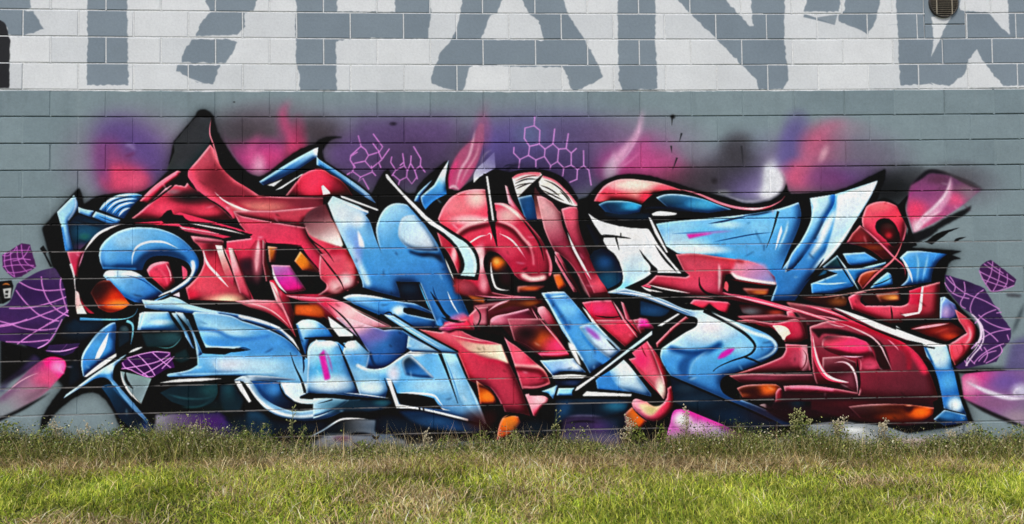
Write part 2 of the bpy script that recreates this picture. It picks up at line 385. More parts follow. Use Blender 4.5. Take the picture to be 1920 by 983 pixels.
def smoke():
    fr(0, 0, 1)
    for x, y, rx, ry, c_, al in ((440, 245, 60, 34, '#3a3238', .6), (590, 245, 50, 26, '#3c3439', .6), (500, 215, 60, 22, '#5c4c58', .4), (870, 300, 34, 50, '#2e2634', .6), (760, 320, 90, 40, '#33263f', .6), (960, 320, 80, 34, '#352a52', .6), (1080, 320, 70, 40, '#3a2c52', .55), (1320, 335, 70, 28, '#2e2a30', .6), (1385, 290, 34, 40, '#3a383e', .6), (1690, 350, 50, 30, '#1c1e20', .6), (1810, 350, 60, 34, '#5a5460', .5), (1780, 335, 60, 26, '#3a3238', .5), (330, 330, 40, 50, '#3a2c4c', .5), (1640, 300, 60, 30, '#5c5866', .35)):
        es(x, y, rx, ry, c_, al)
    for t, ww, c_, al, so in (("540 320 548 270 530 215 545 190", 16, '#d8487c', .7, 9), ("1140 330 1165 290 1195 250 1205 205", 12, '#e8b8d4', .7, 5), ("1230 325 1205 285 1215 250", 26, '#c8488a', .6, 14), ("480 320 470 285 490 250", 14, '#d85a94', .6, 8), ("1500 340 1515 290 1545 245 1590 230", 22, '#c86284', .6, 12), ("1475 330 1470 280 1490 230", 18, '#665a98', .6, 12), ("205 350 190 300 205 250", 14, '#6a4480', .6, 10)):
        s(t, ww, c_, 2, al, so)
def body():
    fr(0, 0, 1)
    OUT = ("79 428! 148 352! 152 362 157 384! 185 368 225 363 262 361 288 347 318 318! 315 320! 326 266! 366 218! 372 208 382 206 394 211 402 222! 407 245 426 278 450 310 480 331 505 323! 556 284 592 270! 600 262 617 257 643 258! 622 262 611 272 604 285 609 303! 636 320 670 343 696 364! 704 350 715 330 726 318 729 319 737 340 762 362 778 363! 792 340 814 320 838 301! 842 318 843 350! 854 358 884 340 908 326! 930 318 957 324 985 319 1015 321 1041 330 1062 346 1083 375! 1098 371! 1113 356 1132 339 1152 331 1178 327 1204 328 1232 334 1270 345 1307 357 1366 372 1392 381 1424 381 1452 370 1469 354 1474 339! 1478 358 1484 364! 1535 361 1570 358 1604 345 1634 330 1660 317! 1659 337 1651 354 1643 380! 1653 373 1664 374 1685 386! 1722 347! 1715 360 1698 380 1694 410 1700 440 1712 456 1709 465! 1803 471! 1783 479! 1802 486! 1783 490 1774 508! 1773 540 1801 577 1824 601 1836 624 1831 644 1812 671 1792 690! 1797 701 1807 745! 1826 793! 1814 797 1767 803! 1700 813! 1660 800! 1620 795 1578 790! 1525 795! 1490 808! 1440 832! 1390 832! 1160 834! 1000 834! 900 826! 700 836! 560 836! 440 828! 430 800! 410 776! 320 778! 296 797! 284 820! 240 826! 222 794 209 766 192 745 175 736 150 741 128 754 102 777 83 804! 76 806! 79 784 100 749 122 722! 40 640! 90 645 107 617! 118 600 128 588! 122 550 113 520! 98 500!")
    f(OUT, k, .62, soft=15); f(OUT, k, soft=1.6, rough=.35); BM[0] = LAST[0]
    f("0 636! 15 640! 70 655! 130 650! 130 740! 80 680! 0 722!", k, soft=3)
    f("1790 688! 1900 692! 1920 696! 1920 720! 1880 700! 1800 700!", k, soft=6)
def left_part():
    fr(300, 200)      # the dark spike and its red horn
    f("120 320! 310 95! 448 95! 445 250! 430 350! 330 480! 260 550! 60 555! 125 400!", '#383a3e', rough=.3)
    s("450 110 436 230 470 340 530 540", 12, '#c46a72')
    f("440 335! 475 380 510 480 560 560 660 650 760 710 870 782! 1100 795! 1430 800! 1430 900! 1470 983! 1300 1000! 640 983! 600 930 500 850 370 780 290 700 245 620 250 560! 330 470!", (440, 340, '#a83a4c', 700, 900, '#9c3a48'))
    g("255 560 280 650 360 740 500 840 620 950", 90, 35, r4); g("460 340 520 500 620 620 760 710 870 780", 44, 18, '#d86a74')
    e(500, 620, 120, 110, '#7c2936', .95); e(640, 740, 150, 70, '#7c2c3a', .8); e(900, 880, 220, 50, '#d88478', .8); e(1320, 880, 170, 90, '#82303f', .9); e(1200, 950, 120, 60, '#c03c50', .6)
    g("640 840 760 910 900 940 1040 935", 40, 18, '#a02f42', .8)
    s("480 752 560 825 700 893 830 932 1000 952", 18, '#f4dcd6'); g("620 860 740 920 860 940", 30, 14, '#e6a49c', .8)
    for x, y in ((470, 715), (1150, 930), (1180, 945), (1200, 925)): s(f"{x} {y} {x+26} {y+12}", 10, r1)
    f("-250 983! -100 860! 20 745! 110 690 215 705! 245 660! 330 745 500 862 640 990! 0 990!", (-200, 983, r3, 300, 700, '#b83a4e'), rough=.3)
    e(270, 790, 170, 60, '#241318', 1); e(110, 745, 60, 22, '#8a6a70', .7); e(20, 900, 110, 60, '#dd5066', .7); e(400, 920, 120, 40, '#d0465a', .8)
    f("-180 830! -40 690 150 563! 182 572! 165 612! 60 690 -100 850!", r3); g("-120 790 0 690 140 590", 16, 8, '#e87a88')
    for t, ww in (("-100 860 20 770 110 700 170 640", 16), ("235 580 240 640 320 735", 30), ("320 730 420 810 560 900 640 985", 10)): s(t, ww, k)
    fr(300, 400)      # brush-like black marks
    f("-20 60! 60 -20! 95 -30! 105 40! 140 5! 170 55 300 75 420 85! 600 120 800 165 815 185! 790 220! 600 200 400 165 200 110!", k, rough=.4)
    s("270 85 420 120 560 150 740 190", 17, '#e6b8b2', 2); s("240 100 320 92", 8, '#b07070')
    fr(300, 200)      # blue roof-shaped arrow
    f("870 660! 1150 482 1360 368! 1388 360! 1378 440! 1200 560! 1000 660! 905 692!", (900, 680, b1, 1380, 370, '#a8cfe8', '#3d78b0'))
    g("900 650 1150 500 1350 380", 16, 8, '#8fc0e4'); e(1375, 395, 28, 46, w); g("1000 660 1200 570 1375 450", 26, 12, '#1d4878')
    f("940 692! 1080 637! 1000 702!", w); f("1008 738! 1240 595! 1262 590! 1070 720!", w)
    f("1100 785! 1240 605! 1320 562 1410 548 1498 598! 1600 660 1690 782! 1420 790!", (1150, 700, '#7a2030', 1690, 780, r1, r3))
    e(1340, 680, 120, 120, '#e8425c', 1); s("1230 600 1235 780", 8, '#7a1c2c')
    f("1415 702! 1432 690! 1488 748! 1495 766! 1430 776!", '#d9eaf0')
    fr(600, 200)
    f("-30 440! 0 470 170 580 330 690 430 770! 490 850! 360 772 180 642 0 528! -30 512!", (0, 480, b2, 480, 840, '#c8e0f0'))
    g("0 520 180 635 380 780", 18, 8, b1)
    fr(0, 400)        # left flag-like arrow
    f("650 -161! 685 -65 660 -5 595 75! 612 180 640 305! 645 342! 575 342! 540 130! 505 10! 500 -10!", (560, -100, b4, 620, 340, '#5a8fc8', '#8cc8f2'))
    g("650 -150 665 -60 600 60", 14, 7, w, .6); g("545 130 575 290 590 330", 22, 10, b2)
    f("685 -55! 740 -35 822 -20! 800 36! 740 15 688 -5!", b4); f("838 -15! 1055 58! 1040 98! 975 105! 808 32!", (820, 0, b3, 1050, 90, '#5a9fd8')); s("850 20 950 60 1030 85", 6, b1); s("880 5 980 45 1040 68", 5, '#bfe0f4')
    f("600 95! 650 35! 690 10! 800 50! 990 110! 880 170 780 250 705 320! 645 320!", '#103048')
    e(760, 170, 150, 80, '#1e5a78', 1); e(740, 205, 50, 30, '#2a7068', .7); e(720, 300, 80, 40, '#5c3a58', .8); s("660 60 760 90 900 120", 14, '#0a1c2c', soft=6)
    fr(0, 200)
    f("870 905! 920 840 1010 785 1110 765 1200 766! 1248 780! 1150 890! 1085 982! 1030 970! 950 935!", b3)
    for t in ("885 905 950 832 1050 788 1210 772", "930 925 1010 845 1110 815 1200 812", "985 940 1040 880 1120 850 1180 846", "1040 965 1080 915 1140 890"): s(t, 17, '#bfe2f5')
    for t in ("905 918 975 842 1080 802 1215 792", "955 935 1020 865 1110 832 1195 828", "1010 955 1060 900 1130 870"): s(t, 9, '#123a5e')
    fr(0, 400)
    f("585 335! 740 332! 700 430 680 560! 652 545! 620 450!", (640, 330, '#96304c', 660, 540, r3))
    f("660 680! 690 700 705 770 762 885! 675 885! 660 800!", '#e8a09c'); e(720, 860, 50, 50, '#f0dcc8'); f("700 705! 730 790 830 882! 770 870 712 790!", '#8e2a3c')
    s("618 445 650 560 664 680 690 720", 20, '#f0d6d6', 1); s("735 345 780 275 860 185 960 132 1060 98", 22, '#ecdfe2')
    s("740 335 715 400 690 480", 12, '#b06a80')
    # blue snail loop
    f("868 375! 890 282 1000 182 1130 132 1260 125 1404 140 1554 200 1664 290 1734 390 1744 460 1704 560 1620 645 1500 705 1404 750! 1385 722! 1500 675! 1600 610 1665 550 1680 500 1650 440 1590 405 1500 380 1420 372 1330 385 1275 430 1250 500! 1190 500! 905 492! 878 430!", (1200, 130, '#5ea6de', 1200, 500, '#3c86cc'))
    g("890 500 1180 495 1240 430 1330 370 1480 360 1600 410", 80, 35, '#12406f'); e(1080, 240, 190, 60, '#86c0ec', .9); e(960, 330, 60, 110, '#64aae2', .8)
    g("1600 300 1700 400 1715 470", 50, 24, '#3478bc'); g("870 380 885 300 980 200 1130 140", 14, 6, '#a8d4f2', .8)
    s("1160 452 1165 370 1200 298 1290 256 1400 250 1460 262 1560 310", 20, '#cfe8f8'); g("1690 430 1694 500 1640 590 1540 655 1410 735", 30, 8, '#eaf4f9')
    g("900 480 1190 490", 12, 5, '#5fa6dc', .8)
    f("905 550! 930 512 985 500! 1150 505! 1230 540 1300 600! 1430 700! 1400 722! 1262 790! 1180 780! 1080 730! 950 605!", (950, 520, '#86c2ee', 1250, 780, '#3a80c6'))
    e(970, 530, 50, 26, '#e4f1f8'); e(1145, 532, 90, 24, '#f0f6fa'); s("1035 500 1030 560", 14, b1); g("960 610 1080 730 1200 780", 26, 12, '#2a68ac'); s("1100 545 1250 590 1390 690", 8, '#1d5590', soft=3)
    f("1260 790! 1500 690! 1500 720! 1270 812!", k); s("1290 800 1420 740 1500 705", 12, '#5a90c0')
    f("795 700! 870 605 960 590! 1060 700 1140 800! 1060 850 960 872 865 832!", '#64200f')
    e(1000, 750, 130, 90, '#c43e1c', 1); e(1050, 800, 110, 40, '#f08a3a', .95); e(830, 650, 110, 110, '#2e0a08', 1); e(960, 870, 120, 22, '#8a2a14', .9)
    f("1288 500! 1330 450 1420 425 1480 430! 1500 500 1536 605! 1484 668! 1450 675! 1370 600! 1310 552!", r3)
    g("1300 510 1350 460 1440 435", 14, 6, '#ee8e96'); s("1450 440 1490 520 1500 600", 12, '#e88a92'); s("1380 470 1450 560 1470 640", 20, '#d4566a', soft=8); e(1380, 560, 50, 50, '#d84a60', .8)
    f("1594 460! 1639 500 1639 560 1604 582!", r4); f("1515 720! 1574 692! 1580 738!", '#d9b3c4')
    # lower stroke of the left foot
    f("640 920! 700 960! 900 960 900 1010 640 1010!", '#15344c', soft=20); s("700 928 900 934 1090 928 1175 895 1208 835", 26, '#5fa8da', 1); g("0 0 1 1", 1, 1, k)
    f("1210 990! 1225 880! 1250 870! 1480 870! 1510 900! 1530 1025! 1205 1025!", (1360, 870, '#8cc6ee', 1360, 1020, '#4a98d6')); e(1370, 940, 100, 25, '#c4e6f6', .8); s("1225 880 1212 1000", 14, w)
    fr(0, 600)
    s("1110 10 1160 40 1165 110 1148 215", 26, '#5fa4d8', 1); s("1165 -30 1168 60", 14, '#9cc8e8')
    f("560 30! 900 10! 900 90 640 110!", '#10283a', .8, soft=30); f("600 380! 720 300! 720 520! 600 600!", '#0e2637', .8, soft=26)
    f("1010 22! 960 35 860 110 780 210 725 300 712 380 730 497! 760 480! 1012 285! 1012 200 1020 60!", (720, 300, '#3f86c8', 1010, 120, '#3a80c4', '#57a0dc'))
    f("1010 22! 960 140! 1000 190! 1020 60!", '#1d4c7c', .8, soft=12); s("730 480 720 350 800 200 960 40", 10, '#9cd0f2'); f("832 348! 865 260 955 108! 925 240 872 336!", '#d8ecf6'); g("760 460 880 380 1010 275", 26, 12, '#2a6cac')
    f("1060 50! 1120 60 1140 180! 1040 250! 1030 100!", '#132838', soft=8); e(1095, 80, 40, 30, '#3a5058')
    f("735 500! 880 380 1022 293! 1022 320! 900 412! 760 502!", '#e2ecf0'); s("1130 290 1180 265 1250 240", 20, '#dfeef5')
    f("556 690! 580 655! 700 570! 880 440 1000 370 1060 330! 1112 303! 1040 370 1000 420 990 522! 1060 602 1150 705 1304 887! 1285 895! 1100 725! 1000 595 960 530 900 505 820 522! 700 600!", (600, 660, '#8cc2e6', 1280, 880, '#a4d0ec', '#6fb2e2'))
    e(960, 420, 60, 40, '#bfe0f2', .9); g("740 570 860 500 960 490", 20, 8, '#3a80bc', .8); g("570 680 760 540 900 440", 10, 4, '#d8ecf6', .8)
    f("885 585! 985 570 1060 660 1240 870! 1375 922! 1320 990! 1210 1010! 1050 870! 960 690!", (950, 600, '#1c4a6c', 1280, 960, '#0a1824', '#0f2a40')); e(1280, 955, 80, 60, '#1d3c80', .9); g("1000 600 1150 760 1290 900", 14, 6, '#3a78ac', .7)
    # purple webs and cone
    f("0 655! 300 300! 380 350! 250 440! 0 590!", '#30244a', soft=24)
    f("-250 760! 0 680! 110 590! 250 450 380 350! 460 325 560 350 580 392! 560 470 480 550 440 600! 330 690 160 800 0 880! -250 1010!", (470, 400, '#e63d80', 60, 760, '#8a9096', '#a8708c'), soft=5)
    e(420, 370, 160, 60, '#e8307c', .9, -15); e(420, 520, 110, 60, '#e24a7c', .9); e(500, 410, 60, 50, '#f080b0', .9); g("0 690 110 600 250 460 360 370", 60, 40, '#6a3a66', .9); g("240 700 400 600", 50, 30, '#6a5060', .7)
    s("60 640 150 560 250 500 340 465", 9, '#eab4c6', soft=2); s("-250 1000 0 875 180 790 440 640", 28, '#0a0a0c', 2, soft=6); e(10, 430, 40, 50, '#d83a80', .8)
    s("0 580 120 500 250 420", 40, '#1a1426', soft=12)
    fr(0, 400)
    WEB = '#3c2058'
    f("150 620! 250 560 360 505 480 480! 520 540 560 640 590 800 600 890! 535 950 490 1050 420 1150 330 1190! 200 1155 60 1135! -120 1090! -120 850! 60 800 120 700!", WEB)
    e(300, 700, 200, 90, '#2c1346', .9); e(480, 520, 90, 50, '#4a3a5c', .8); e(300, 1050, 200, 80, '#2c1440', .8); e(60, 1000, 90, 90, '#4a2260', .8)
    for t in ("170 605 280 660 400 680 570 668", "362 555 375 650 420 760 500 850 605 905", "535 565 530 650 560 760 592 875", "140 675 220 780 340 890 450 935 520 948", "80 835 250 830 430 790 580 735", "-40 990 200 950 400 880 590 805", "400 985 540 900 600 850", "-40 940 80 970 200 1010 350 1026 500 1012", "150 1150 300 1046 500 936", "50 1128 250 1130 430 1112", "330 1186 420 1136 490 1036 545 930", "-40 1000 80 985 150 965 240 930"):
        s(t, 11, ln, 0)
    f("430 1156! 705 1140! 640 1226! 560 1256! 400 1216!", '#3a2350'); s("390 1205 540 1211 695 1170", 11, ln); s("520 1226 590 1150", 11, ln)
    f("20 370! 60 345 190 265! 265 280! 320 470! 190 558! 120 568! 60 520 22 470!", '#45174f', rough=.4)
    for t in ("45 350 40 440 60 500 130 560", "90 330 100 440 130 560", "150 300 165 420 240 520", "185 275 220 420 310 480", "30 420 140 400 270 410", "25 470 150 455 300 460", "40 360 130 330 270 330", "60 520 160 520 280 490", "20 370 80 370 150 290", "110 420 200 390 260 290"): s(t, 8, '#c870c8', 0)
    f("350 312! 380 283! 410 330! 402 360! 458 472! 440 472! 385 360!", k)
    f("-200 600! 0 600! 100 588! 118 640! 92 760! 30 795! -200 800!", k); f("25 665! 100 655! 92 745! 40 748!", '#cfd0cc'); f("48 682! 75 680! 70 705! 45 700!", k); f("45 718! 72 716! 66 735! 44 735!", k)
    s("20 632 55 620 90 634", 16, '#c8702c'); s("0 730 14 800", 12, '#c0c4c0')
    fr(0, 600)
    f("1055 450! 1100 460! 1200 480! 1290 505! 1330 515! 1240 735! 1150 640 1090 560 1060 500!", WALLG)
    s("1060 450 1080 540 1140 640 1240 740", 16, '#d8d6cc'); s("1100 455 1108 530 1165 605", 26, k)
    f("1065 378! 1110 338 1160 322! 1330 278! 1495 288! 1534 420! 1464 432! 1350 498! 1285 502! 1150 440! 1070 432!", '#47185a', rough=.3)
    for t in ("1065 430 1250 400 1400 360 1490 300", "1120 340 1200 420 1300 500", "1210 310 1300 400 1360 490", "1340 290 1420 360 1500 420", "1075 375 1100 420 1160 440", "1250 480 1350 430 1500 330", "1420 430 1530 320", "1110 338 1330 284 1495 290", "1150 440 1290 500 1350 495"): s(t, 9, ln, 0)
def mid_left():
    # ---- red letter below the horn (R)
    fr(300, 400)
    f("640 -20! 700 20 760 35 1000 80 1270 125! 1290 190 1360 300 1440 390 1600 560 1640 640 1620 690! 1520 740 1430 745! 1500 800! 1640 900! 1560 960 1430 905! 1300 790 1130 740! 1180 900! 1165 985! 1120 985! 1040 900 900 830 720 770! 560 780 350 770 255 770! 225 655! 300 600 345 540 385 460! 370 330 300 250! 270 200! 560 250! 640 240! 800 220! 700 100!", r3)
    f("1270 125! 1290 190 1360 300 1440 390 1540 490 1640 640 1640 685! 1740 620 1735 540 1680 430 1620 330 1560 290! 1480 180 1290 110!", (1300, 150, '#b8364c', 1720, 620, '#d45a68'))
    f("1270 90! 1250 60 1430 20! 1480 100 1550 180 1600 300! 1560 290 1420 240 1330 200 1290 160!", (1270, 80, '#8a5a5e', 1590, 280, '#f0e2da', '#d0a8a0'), soft=8)
    f("640 -20! 1000 -20! 1440 -60! 1440 20 1260 60! 1270 122! 1000 80 760 35 700 20!", (1000, 0, '#b04452', 1000, 110, '#c8465a'))
    e(1100, 170, 130, 60, '#dc7078', .8); 
    f("270 200! 555 245! 570 310! 560 400 800 780! 600 770 350 760 255 765! 230 655! 340 540 385 440! 370 330 300 250!", (330, 260, '#b8344a', 560, 780, '#d4626a'))
    e(560, 760, 150, 50, '#ecc8a0', .95); e(440, 620, 120, 120, '#d05060', .8); e(440, 290, 60, 90, '#5e1524', .8); e(280, 710, 60, 40, '#c82c48', .8)
    f("165 115! 300 150 430 170 560 180! 550 212! 400 200 220 160!", '#b4606c'); g("180 120 350 165 540 185", 12, 5, '#e0a8ac')
    f("275 205! 400 215 550 240! 550 265! 400 260 300 250!", '#b86070', soft=4)
    s("380 320 415 440 500 540 600 650", 22, '#f0d8dc'); s("415 420 440 470", 18, '#f4e6ea')
    f("485 280! 550 285! 600 390 650 520! 640 640! 580 560 530 420!", (500, 290, '#f2ddd4', 640, 600, '#b03a50', '#d48480'))
    f("600 305! 640 310! 700 470 760 620 820 775! 700 700! 640 520!", (610, 310, '#f0d2cc', 790, 760, '#c2485c', '#c8606c'))
    s("545 260 560 330 620 480 660 600", 14, '#4a0c18'); s("640 310 690 440 730 560", 12, '#6a1424')
    e(540, 235, 0.1, 0.1, k); s("572 170 572 300", 26, '#1a070a', 0)
    f("660 320! 790 310! 840 240! 900 240! 915 420! 950 560! 1000 700 1060 800! 840 790! 760 620 700 450!", (740, 300, '#a02c42', 860, 640, '#120a10', '#5e2030'))
    e(740, 340, 80, 60, '#c03a52', .9); e(760, 460, 60, 60, '#3a1a28', .9); s("865 225 858 330 850 420 845 520", 34, '#e8b4b4', 2, soft=8); e(850, 420, 40, 140, '#c87880', .7)
    f("900 230! 935 300 960 480 1000 580! 930 600! 900 440!", '#5a1420'); s("935 575 1000 590", 14, k)
    f("960 600! 1000 620 1060 740 1160 980! 1120 985! 1050 860!", (970, 610, '#d89a9c', 1140, 960, '#c04458'))
    e(1005, 680, 30, 80, '#e8c0bc', .9)
    # window of the letter
    f("925 262! 1080 280 1240 290! 1300 380 1400 500 1455 590 1450 670 1380 710! 1100 712! 1040 650 990 560 940 430!", '#140a0e')
    f("945 290! 1030 300! 1010 430! 960 430!", (945, 290, '#d08034', 1020, 420, '#6a3018')); f("1230 335! 1290 400 1390 520! 1250 500! 1180 420!", (1230, 340, '#e88a30', 1330, 520, '#6a2c14'))
    e(1240, 420, 50, 70, '#e08028', .9); e(1080, 370, 60, 50, '#30141e', .9); e(1380, 590, 80, 50, '#2a0e16', .9)
    f("975 455! 1140 460! 1280 670! 1240 690 1110 705! 1050 640 1000 540!", (1050, 460, '#8a5aa0', 1180, 690, '#f01f8c', '#c83c94')); s("985 480 1005 560 1050 640 1110 700", 20, '#e6dce8'); s("1110 700 1270 675", 8, '#f090c8')
    e(1230, 560, 50, 90, '#4a3a58', .7, -35)
    s("920 225 940 262 1100 275 1245 285", 12, '#2a0a10'); g("1250 300 1340 400 1440 520", 12, 6, '#e08a90')
    # leg to the right with red points
    f("1100 722! 1300 735 1430 742! 1510 800! 1640 900! 1640 960! 1380 800! 1240 770!", r3); g("1140 728 1300 740 1440 745", 16, 6, '#e8687a')
    f("1180 800! 1380 800! 1440 870 1430 920 1240 900 1180 900!", '#8a3a1c', soft=12); e(1300, 850, 120, 50, '#c8602c', .95)
    s("1270 130 1300 210 1380 310 1500 450", 14, '#3a0c16'); s("1240 330 1340 450 1440 560 1500 640", 8, '#8a2030')
    fr(600, 400)
    f("-20 720! 60 715! 210 690 335 605! 335 540 300 440 240 330 190 300! 140 290 60 350 0 360! 0 560 60 640 20 690!", (60, 420, '#c44a5c', 300, 560, '#d8606c'))
    e(230, 590, 60, 60, '#f0c8c4', .95); e(130, 640, 60, 60, '#e8a8a4', .9); e(100, 330, 120, 40, '#a82840', .9); e(270, 470, 50, 80, '#dc7078', .6); s("-10 350 90 480 180 600 215 690", 14, '#3a0a14')
    e(60, 250, 0.1, 0.1, k)
    f("-20 90! 0 20! 110 60 170 170 200 290! 130 265 60 240 -20 230!", (0, 60, '#5a3a3e', 150, 280, '#f2e2dc', '#b08480'), soft=5)
    f("-40 740! 40 735! 110 750! 170 770 240 800! 420 900 620 1000! 480 1010! 330 1010! 180 960 80 870 0 800!", (0, 760, '#c83a54', 420, 980, '#e0a0a8')); e(230, 860, 80, 50, '#f0d0cc', .9); e(60, 790, 60, 30, '#c42c4a', .8)
    s("280 835 450 920 620 1000", 14, '#e8b8b4', 0); s("260 815 440 905 640 1010", 10, k)
    # dome fading from red into blue below
    fr(600, 600)
    f("140 -20! 260 -10 400 40 560 90! 700 90 790 130! 780 230 700 320 600 390 500 430 400 420! 430 280! 330 150! 240 70!", (300, 0, '#d890a0', 520, 260, '#3a76ba', '#7a6cae'))
    e(330, 60, 120, 60, '#e4aab4', .8); e(480, 130, 120, 50, '#7a68a8', .6); e(700, 200, 90, 130, '#1d4c88', .9); e(560, 330, 120, 70, '#2a66ac', .8); g("440 290 520 420 700 330 790 190", 20, 10, '#12406f')
    s("100 -30 280 130 420 280", 20, k, 2); s("490 -60 560 30 640 60", 10, k)
def blue_left():
    # ---- the long blue band and lower left letter body
    fr(300, 400)
    f("-160 760! 0 765 90 735! 160 750 250 800! 450 850 700 890 900 940 1050 1000! 1100 1045 1180 1115 1240 1210 1268 1280! 1240 1230 1160 1130 1060 1060 960 1010 860 980 700 930 500 890 300 880 100 860 -20 850 -130 830!", (400, 780, '#7ebcea', 420, 900, '#3c82c6'))
    g("-100 780 60 770 250 830 500 880", 26, 10, '#a6d4f2'); g("700 905 900 955 1050 1010 1160 1110 1250 1230", 24, 8, '#e6eef2'); g("0 850 300 878 600 905", 16, 8, '#1d5590')
    fr(300, 600)
    f("300 -70! 600 -40 720 0! 800 30 960 80 1080 140 1180 220 1240 310! 1268 340 1280 300 1350 200 1500 140! 1504 -? 0!" if False else "300 -70! 600 -40 720 10! 850 50 960 90 1080 150 1170 220 1235 300! 1290 340! 1330 200 1480 185! 1600 200! 1700 210! 1690 300! 1750 420 1850 435! 1900 500! 1924 690! 1700 670 1500 645! 1290 640! 1290 690! 1225 680! 1180 720! 1090 660 1055 560! 1020 540! 790 530! 700 490! 500 485 300 500 80 500! 60 485 90 470! 250 440 330 395! 325 330 300 180 235 0!", (700, 0, '#5ea8e0', 700, 480, '#86c4ee', '#4a94d6'))
    e(440, 60, 120, 60, '#8cc8ee', .9); e(620, 110, 170, 50, '#9ad0f0', .9); g("340 80 500 100 620 160 800 170 960 140", 26, 14, '#2a68b0', .9)
    e(560, 200, 160, 60, '#3f88ce', .8); e(900, 220, 180, 90, '#4a92da', .8); e(620, 390, 200, 60, '#d4dcec', .85); e(900, 400, 180, 70, '#a8d6f2', .8); e(380, 420, 110, 70, '#5aa6e2', .8)
    g("330 120 380 210 440 240 700 242", 14, 7, '#b8d8f2'); g("80 488 300 478 600 470 1000 455", 12, 6, '#9cd2f2')
    f("235 -30! 290 -20! 330 100 380 250 400 290! 600 270! 680 245! 790 265! 640 285 400 292 372 294! 320 170!", k, keep=False); s("640 270 720 245 800 265", 8, b1)
    s("420 235 560 240 700 245", 10, '#a8d4f0')
    # two slanted bars on the left
    f("130 -70! 200 -60! 260 40 300 150 372 300! 330 320! 310 200 250 60!", (150, -50, '#bfe2f4', 340, 290, '#5aa4de')); f("100 -60! 140 -60! 230 90 300 255! 280 240! 200 110!", '#8cc4ea'); s("150 -40 240 100 290 240", 12, k)
    f("-140 -70! 70 -70! 150 60! 170 92! -185 88! -180 60!", (-60, -60, '#8cc6ee', 40, 90, '#4a98d6')); e(20, 20, 100, 24, '#bfe6f6', .9); s("-165 -60 -185 60", 13, w); s("75 -70 180 80 220 140", 30, k, 2)
    fr(300, 600)
    f("-170 110! 190 110! 170 190 60 235 -120 240!", '#1a353e', soft=14); e(90, 150, 100, 60, '#2a555c', .9); f("120 300! 230 250! 270 350! 180 382! 120 350!", '#17343a', .9, soft=16)
    s("-30 235 100 240 190 150", 8, '#4a7a80', soft=3)
    # lower teal pods and white line
    s("0 553 150 535 350 525 540 516", 26, '#e8e6e4', 2)
    f("0 640! 100 590! 300 560 500 560! 500 660 430 740 280 765 100 720!", (60, 620, '#16303c', 480, 700, '#143640')); e(430, 620, 80, 70, '#24565c', .9); s("60 650 220 690 400 690 480 660", 10, '#3f8088', soft=4); s("180 765 350 760 450 700", 12, '#3d8890', soft=5)
    f("520 570! 660 570! 740 700! 700 800! 560 800! 520 680!", '#143240', soft=16); e(600, 620, 50, 90, '#20505c', .9); e(620, 550, 40, 20, '#3a6a70', .9)
    f("-40 830! 520 812! 600 870 700 960! 760 1100! -60 1100!", (40, 1000, '#7f7c88', 480, 900, '#361558', '#563a70'), soft=14); e(480, 880, 140, 60, '#4c1c72', .9); e(520, 790, 50, 50, '#3a1458', .9); f("560 860! 760 850! 740 980! 660 940!", k, .9, soft=12)
    f("760 800! 900 820 1000 960! 960 1060! 780 1060!", '#1a4560', .95, soft=20); e(830, 880, 80, 60, '#22506e', .9)
    # big hook ring
    f("650 530! 720 495 860 488 1180 520! 1190 530! 790 535! 830 560! 880 650 960 720 1060 770 1180 800! 1370 785! 1380 760! 1480 715! 1760 700! 1640 780 1500 850 1360 880! 1240 885 1060 850 940 790 850 700 780 600! 730 540!", (700, 540, '#d8ecf6', 1300, 850, '#a8d8f4', '#9ed0f0'))
    g("760 560 850 690 1000 800 1200 850 1400 830", 24, 10, '#e6f4fa', .9); g("820 560 890 670 1060 785", 8, 4, '#4a88b8')
    f("655 540! 700 535! 760 640 800 715! 780 728! 700 620!", '#dce9ee'); s("705 535 750 600 800 690", 14, k)
    f("800 535! 1040 545! 1060 610 1100 680 1180 730! 1330 745! 1490 705! 1370 785! 1180 800 1060 770 960 720 880 650!", (900, 560, '#2a68a8', 1250, 770, '#0a1018')); s("850 560 900 650 1000 720", 30, '#1d4a80', soft=14); e(1000, 600, 60, 60, '#4a90d0', .7)
    f("1060 550! 1300 560! 1300 640! 1230 670! 1230 690 1500 700! 1380 735 1250 735 1180 715! 1100 650!", (1100, 560, '#cfe4f0', 1400, 730, '#a8d6f2')); s("1050 540 1060 600 1110 680 1200 730", 16, k)
    f("1225 680! 1290 650! 1500 648! 1500 685! 1300 690!", k)
    s("1143 285 1180 400 1240 530 1275 640", 26, k, -1); s("1190 700 1260 720 1380 715 1500 695", 8, '#e8f4fa')
    s("1170 100 1230 210 1290 330", 18, k); s("1250 320 1262 400 1256 470", 14, b1)
    f("1270 640! 1260 610! 1290 650!", k)
    # letter body right of it, in the next sheet
    fr(600, 600)
    f("-30 170! -10 190 100 185 150 210! 200 290 350 655! 340 660! 0 645! -120 640! -100 250!", (0, 190, '#b8e0f4', 100, 620, '#8cc8f0', '#5aa6de'))
    e(60, 205, 100, 30, '#e0f0f6', .9); e(80, 560, 160, 70, '#d8e4ee', .9); e(150, 320, 60, 80, '#5ca8e2', .8)
    f("-10 310! 35 260! 90 500! 85 520! 40 530!", '#c8389e', .9, soft=5); s("40 265 75 330 110 470", 16, '#b85ab0', a=.8, soft=5)
    f("200 290! 230 200 270 185 330 180! 430 290 440 420! 560 420 700 330 800 270! 1040 290! 1190 290! 1280 510 1380 700 1460 915! 1300 880 1040 810 700 765! 670 770! 690 750! 620 520! 570 690! 350 655!", (330, 220, '#7cbeec', 1350, 860, '#92caf0', '#5ea8e2'))
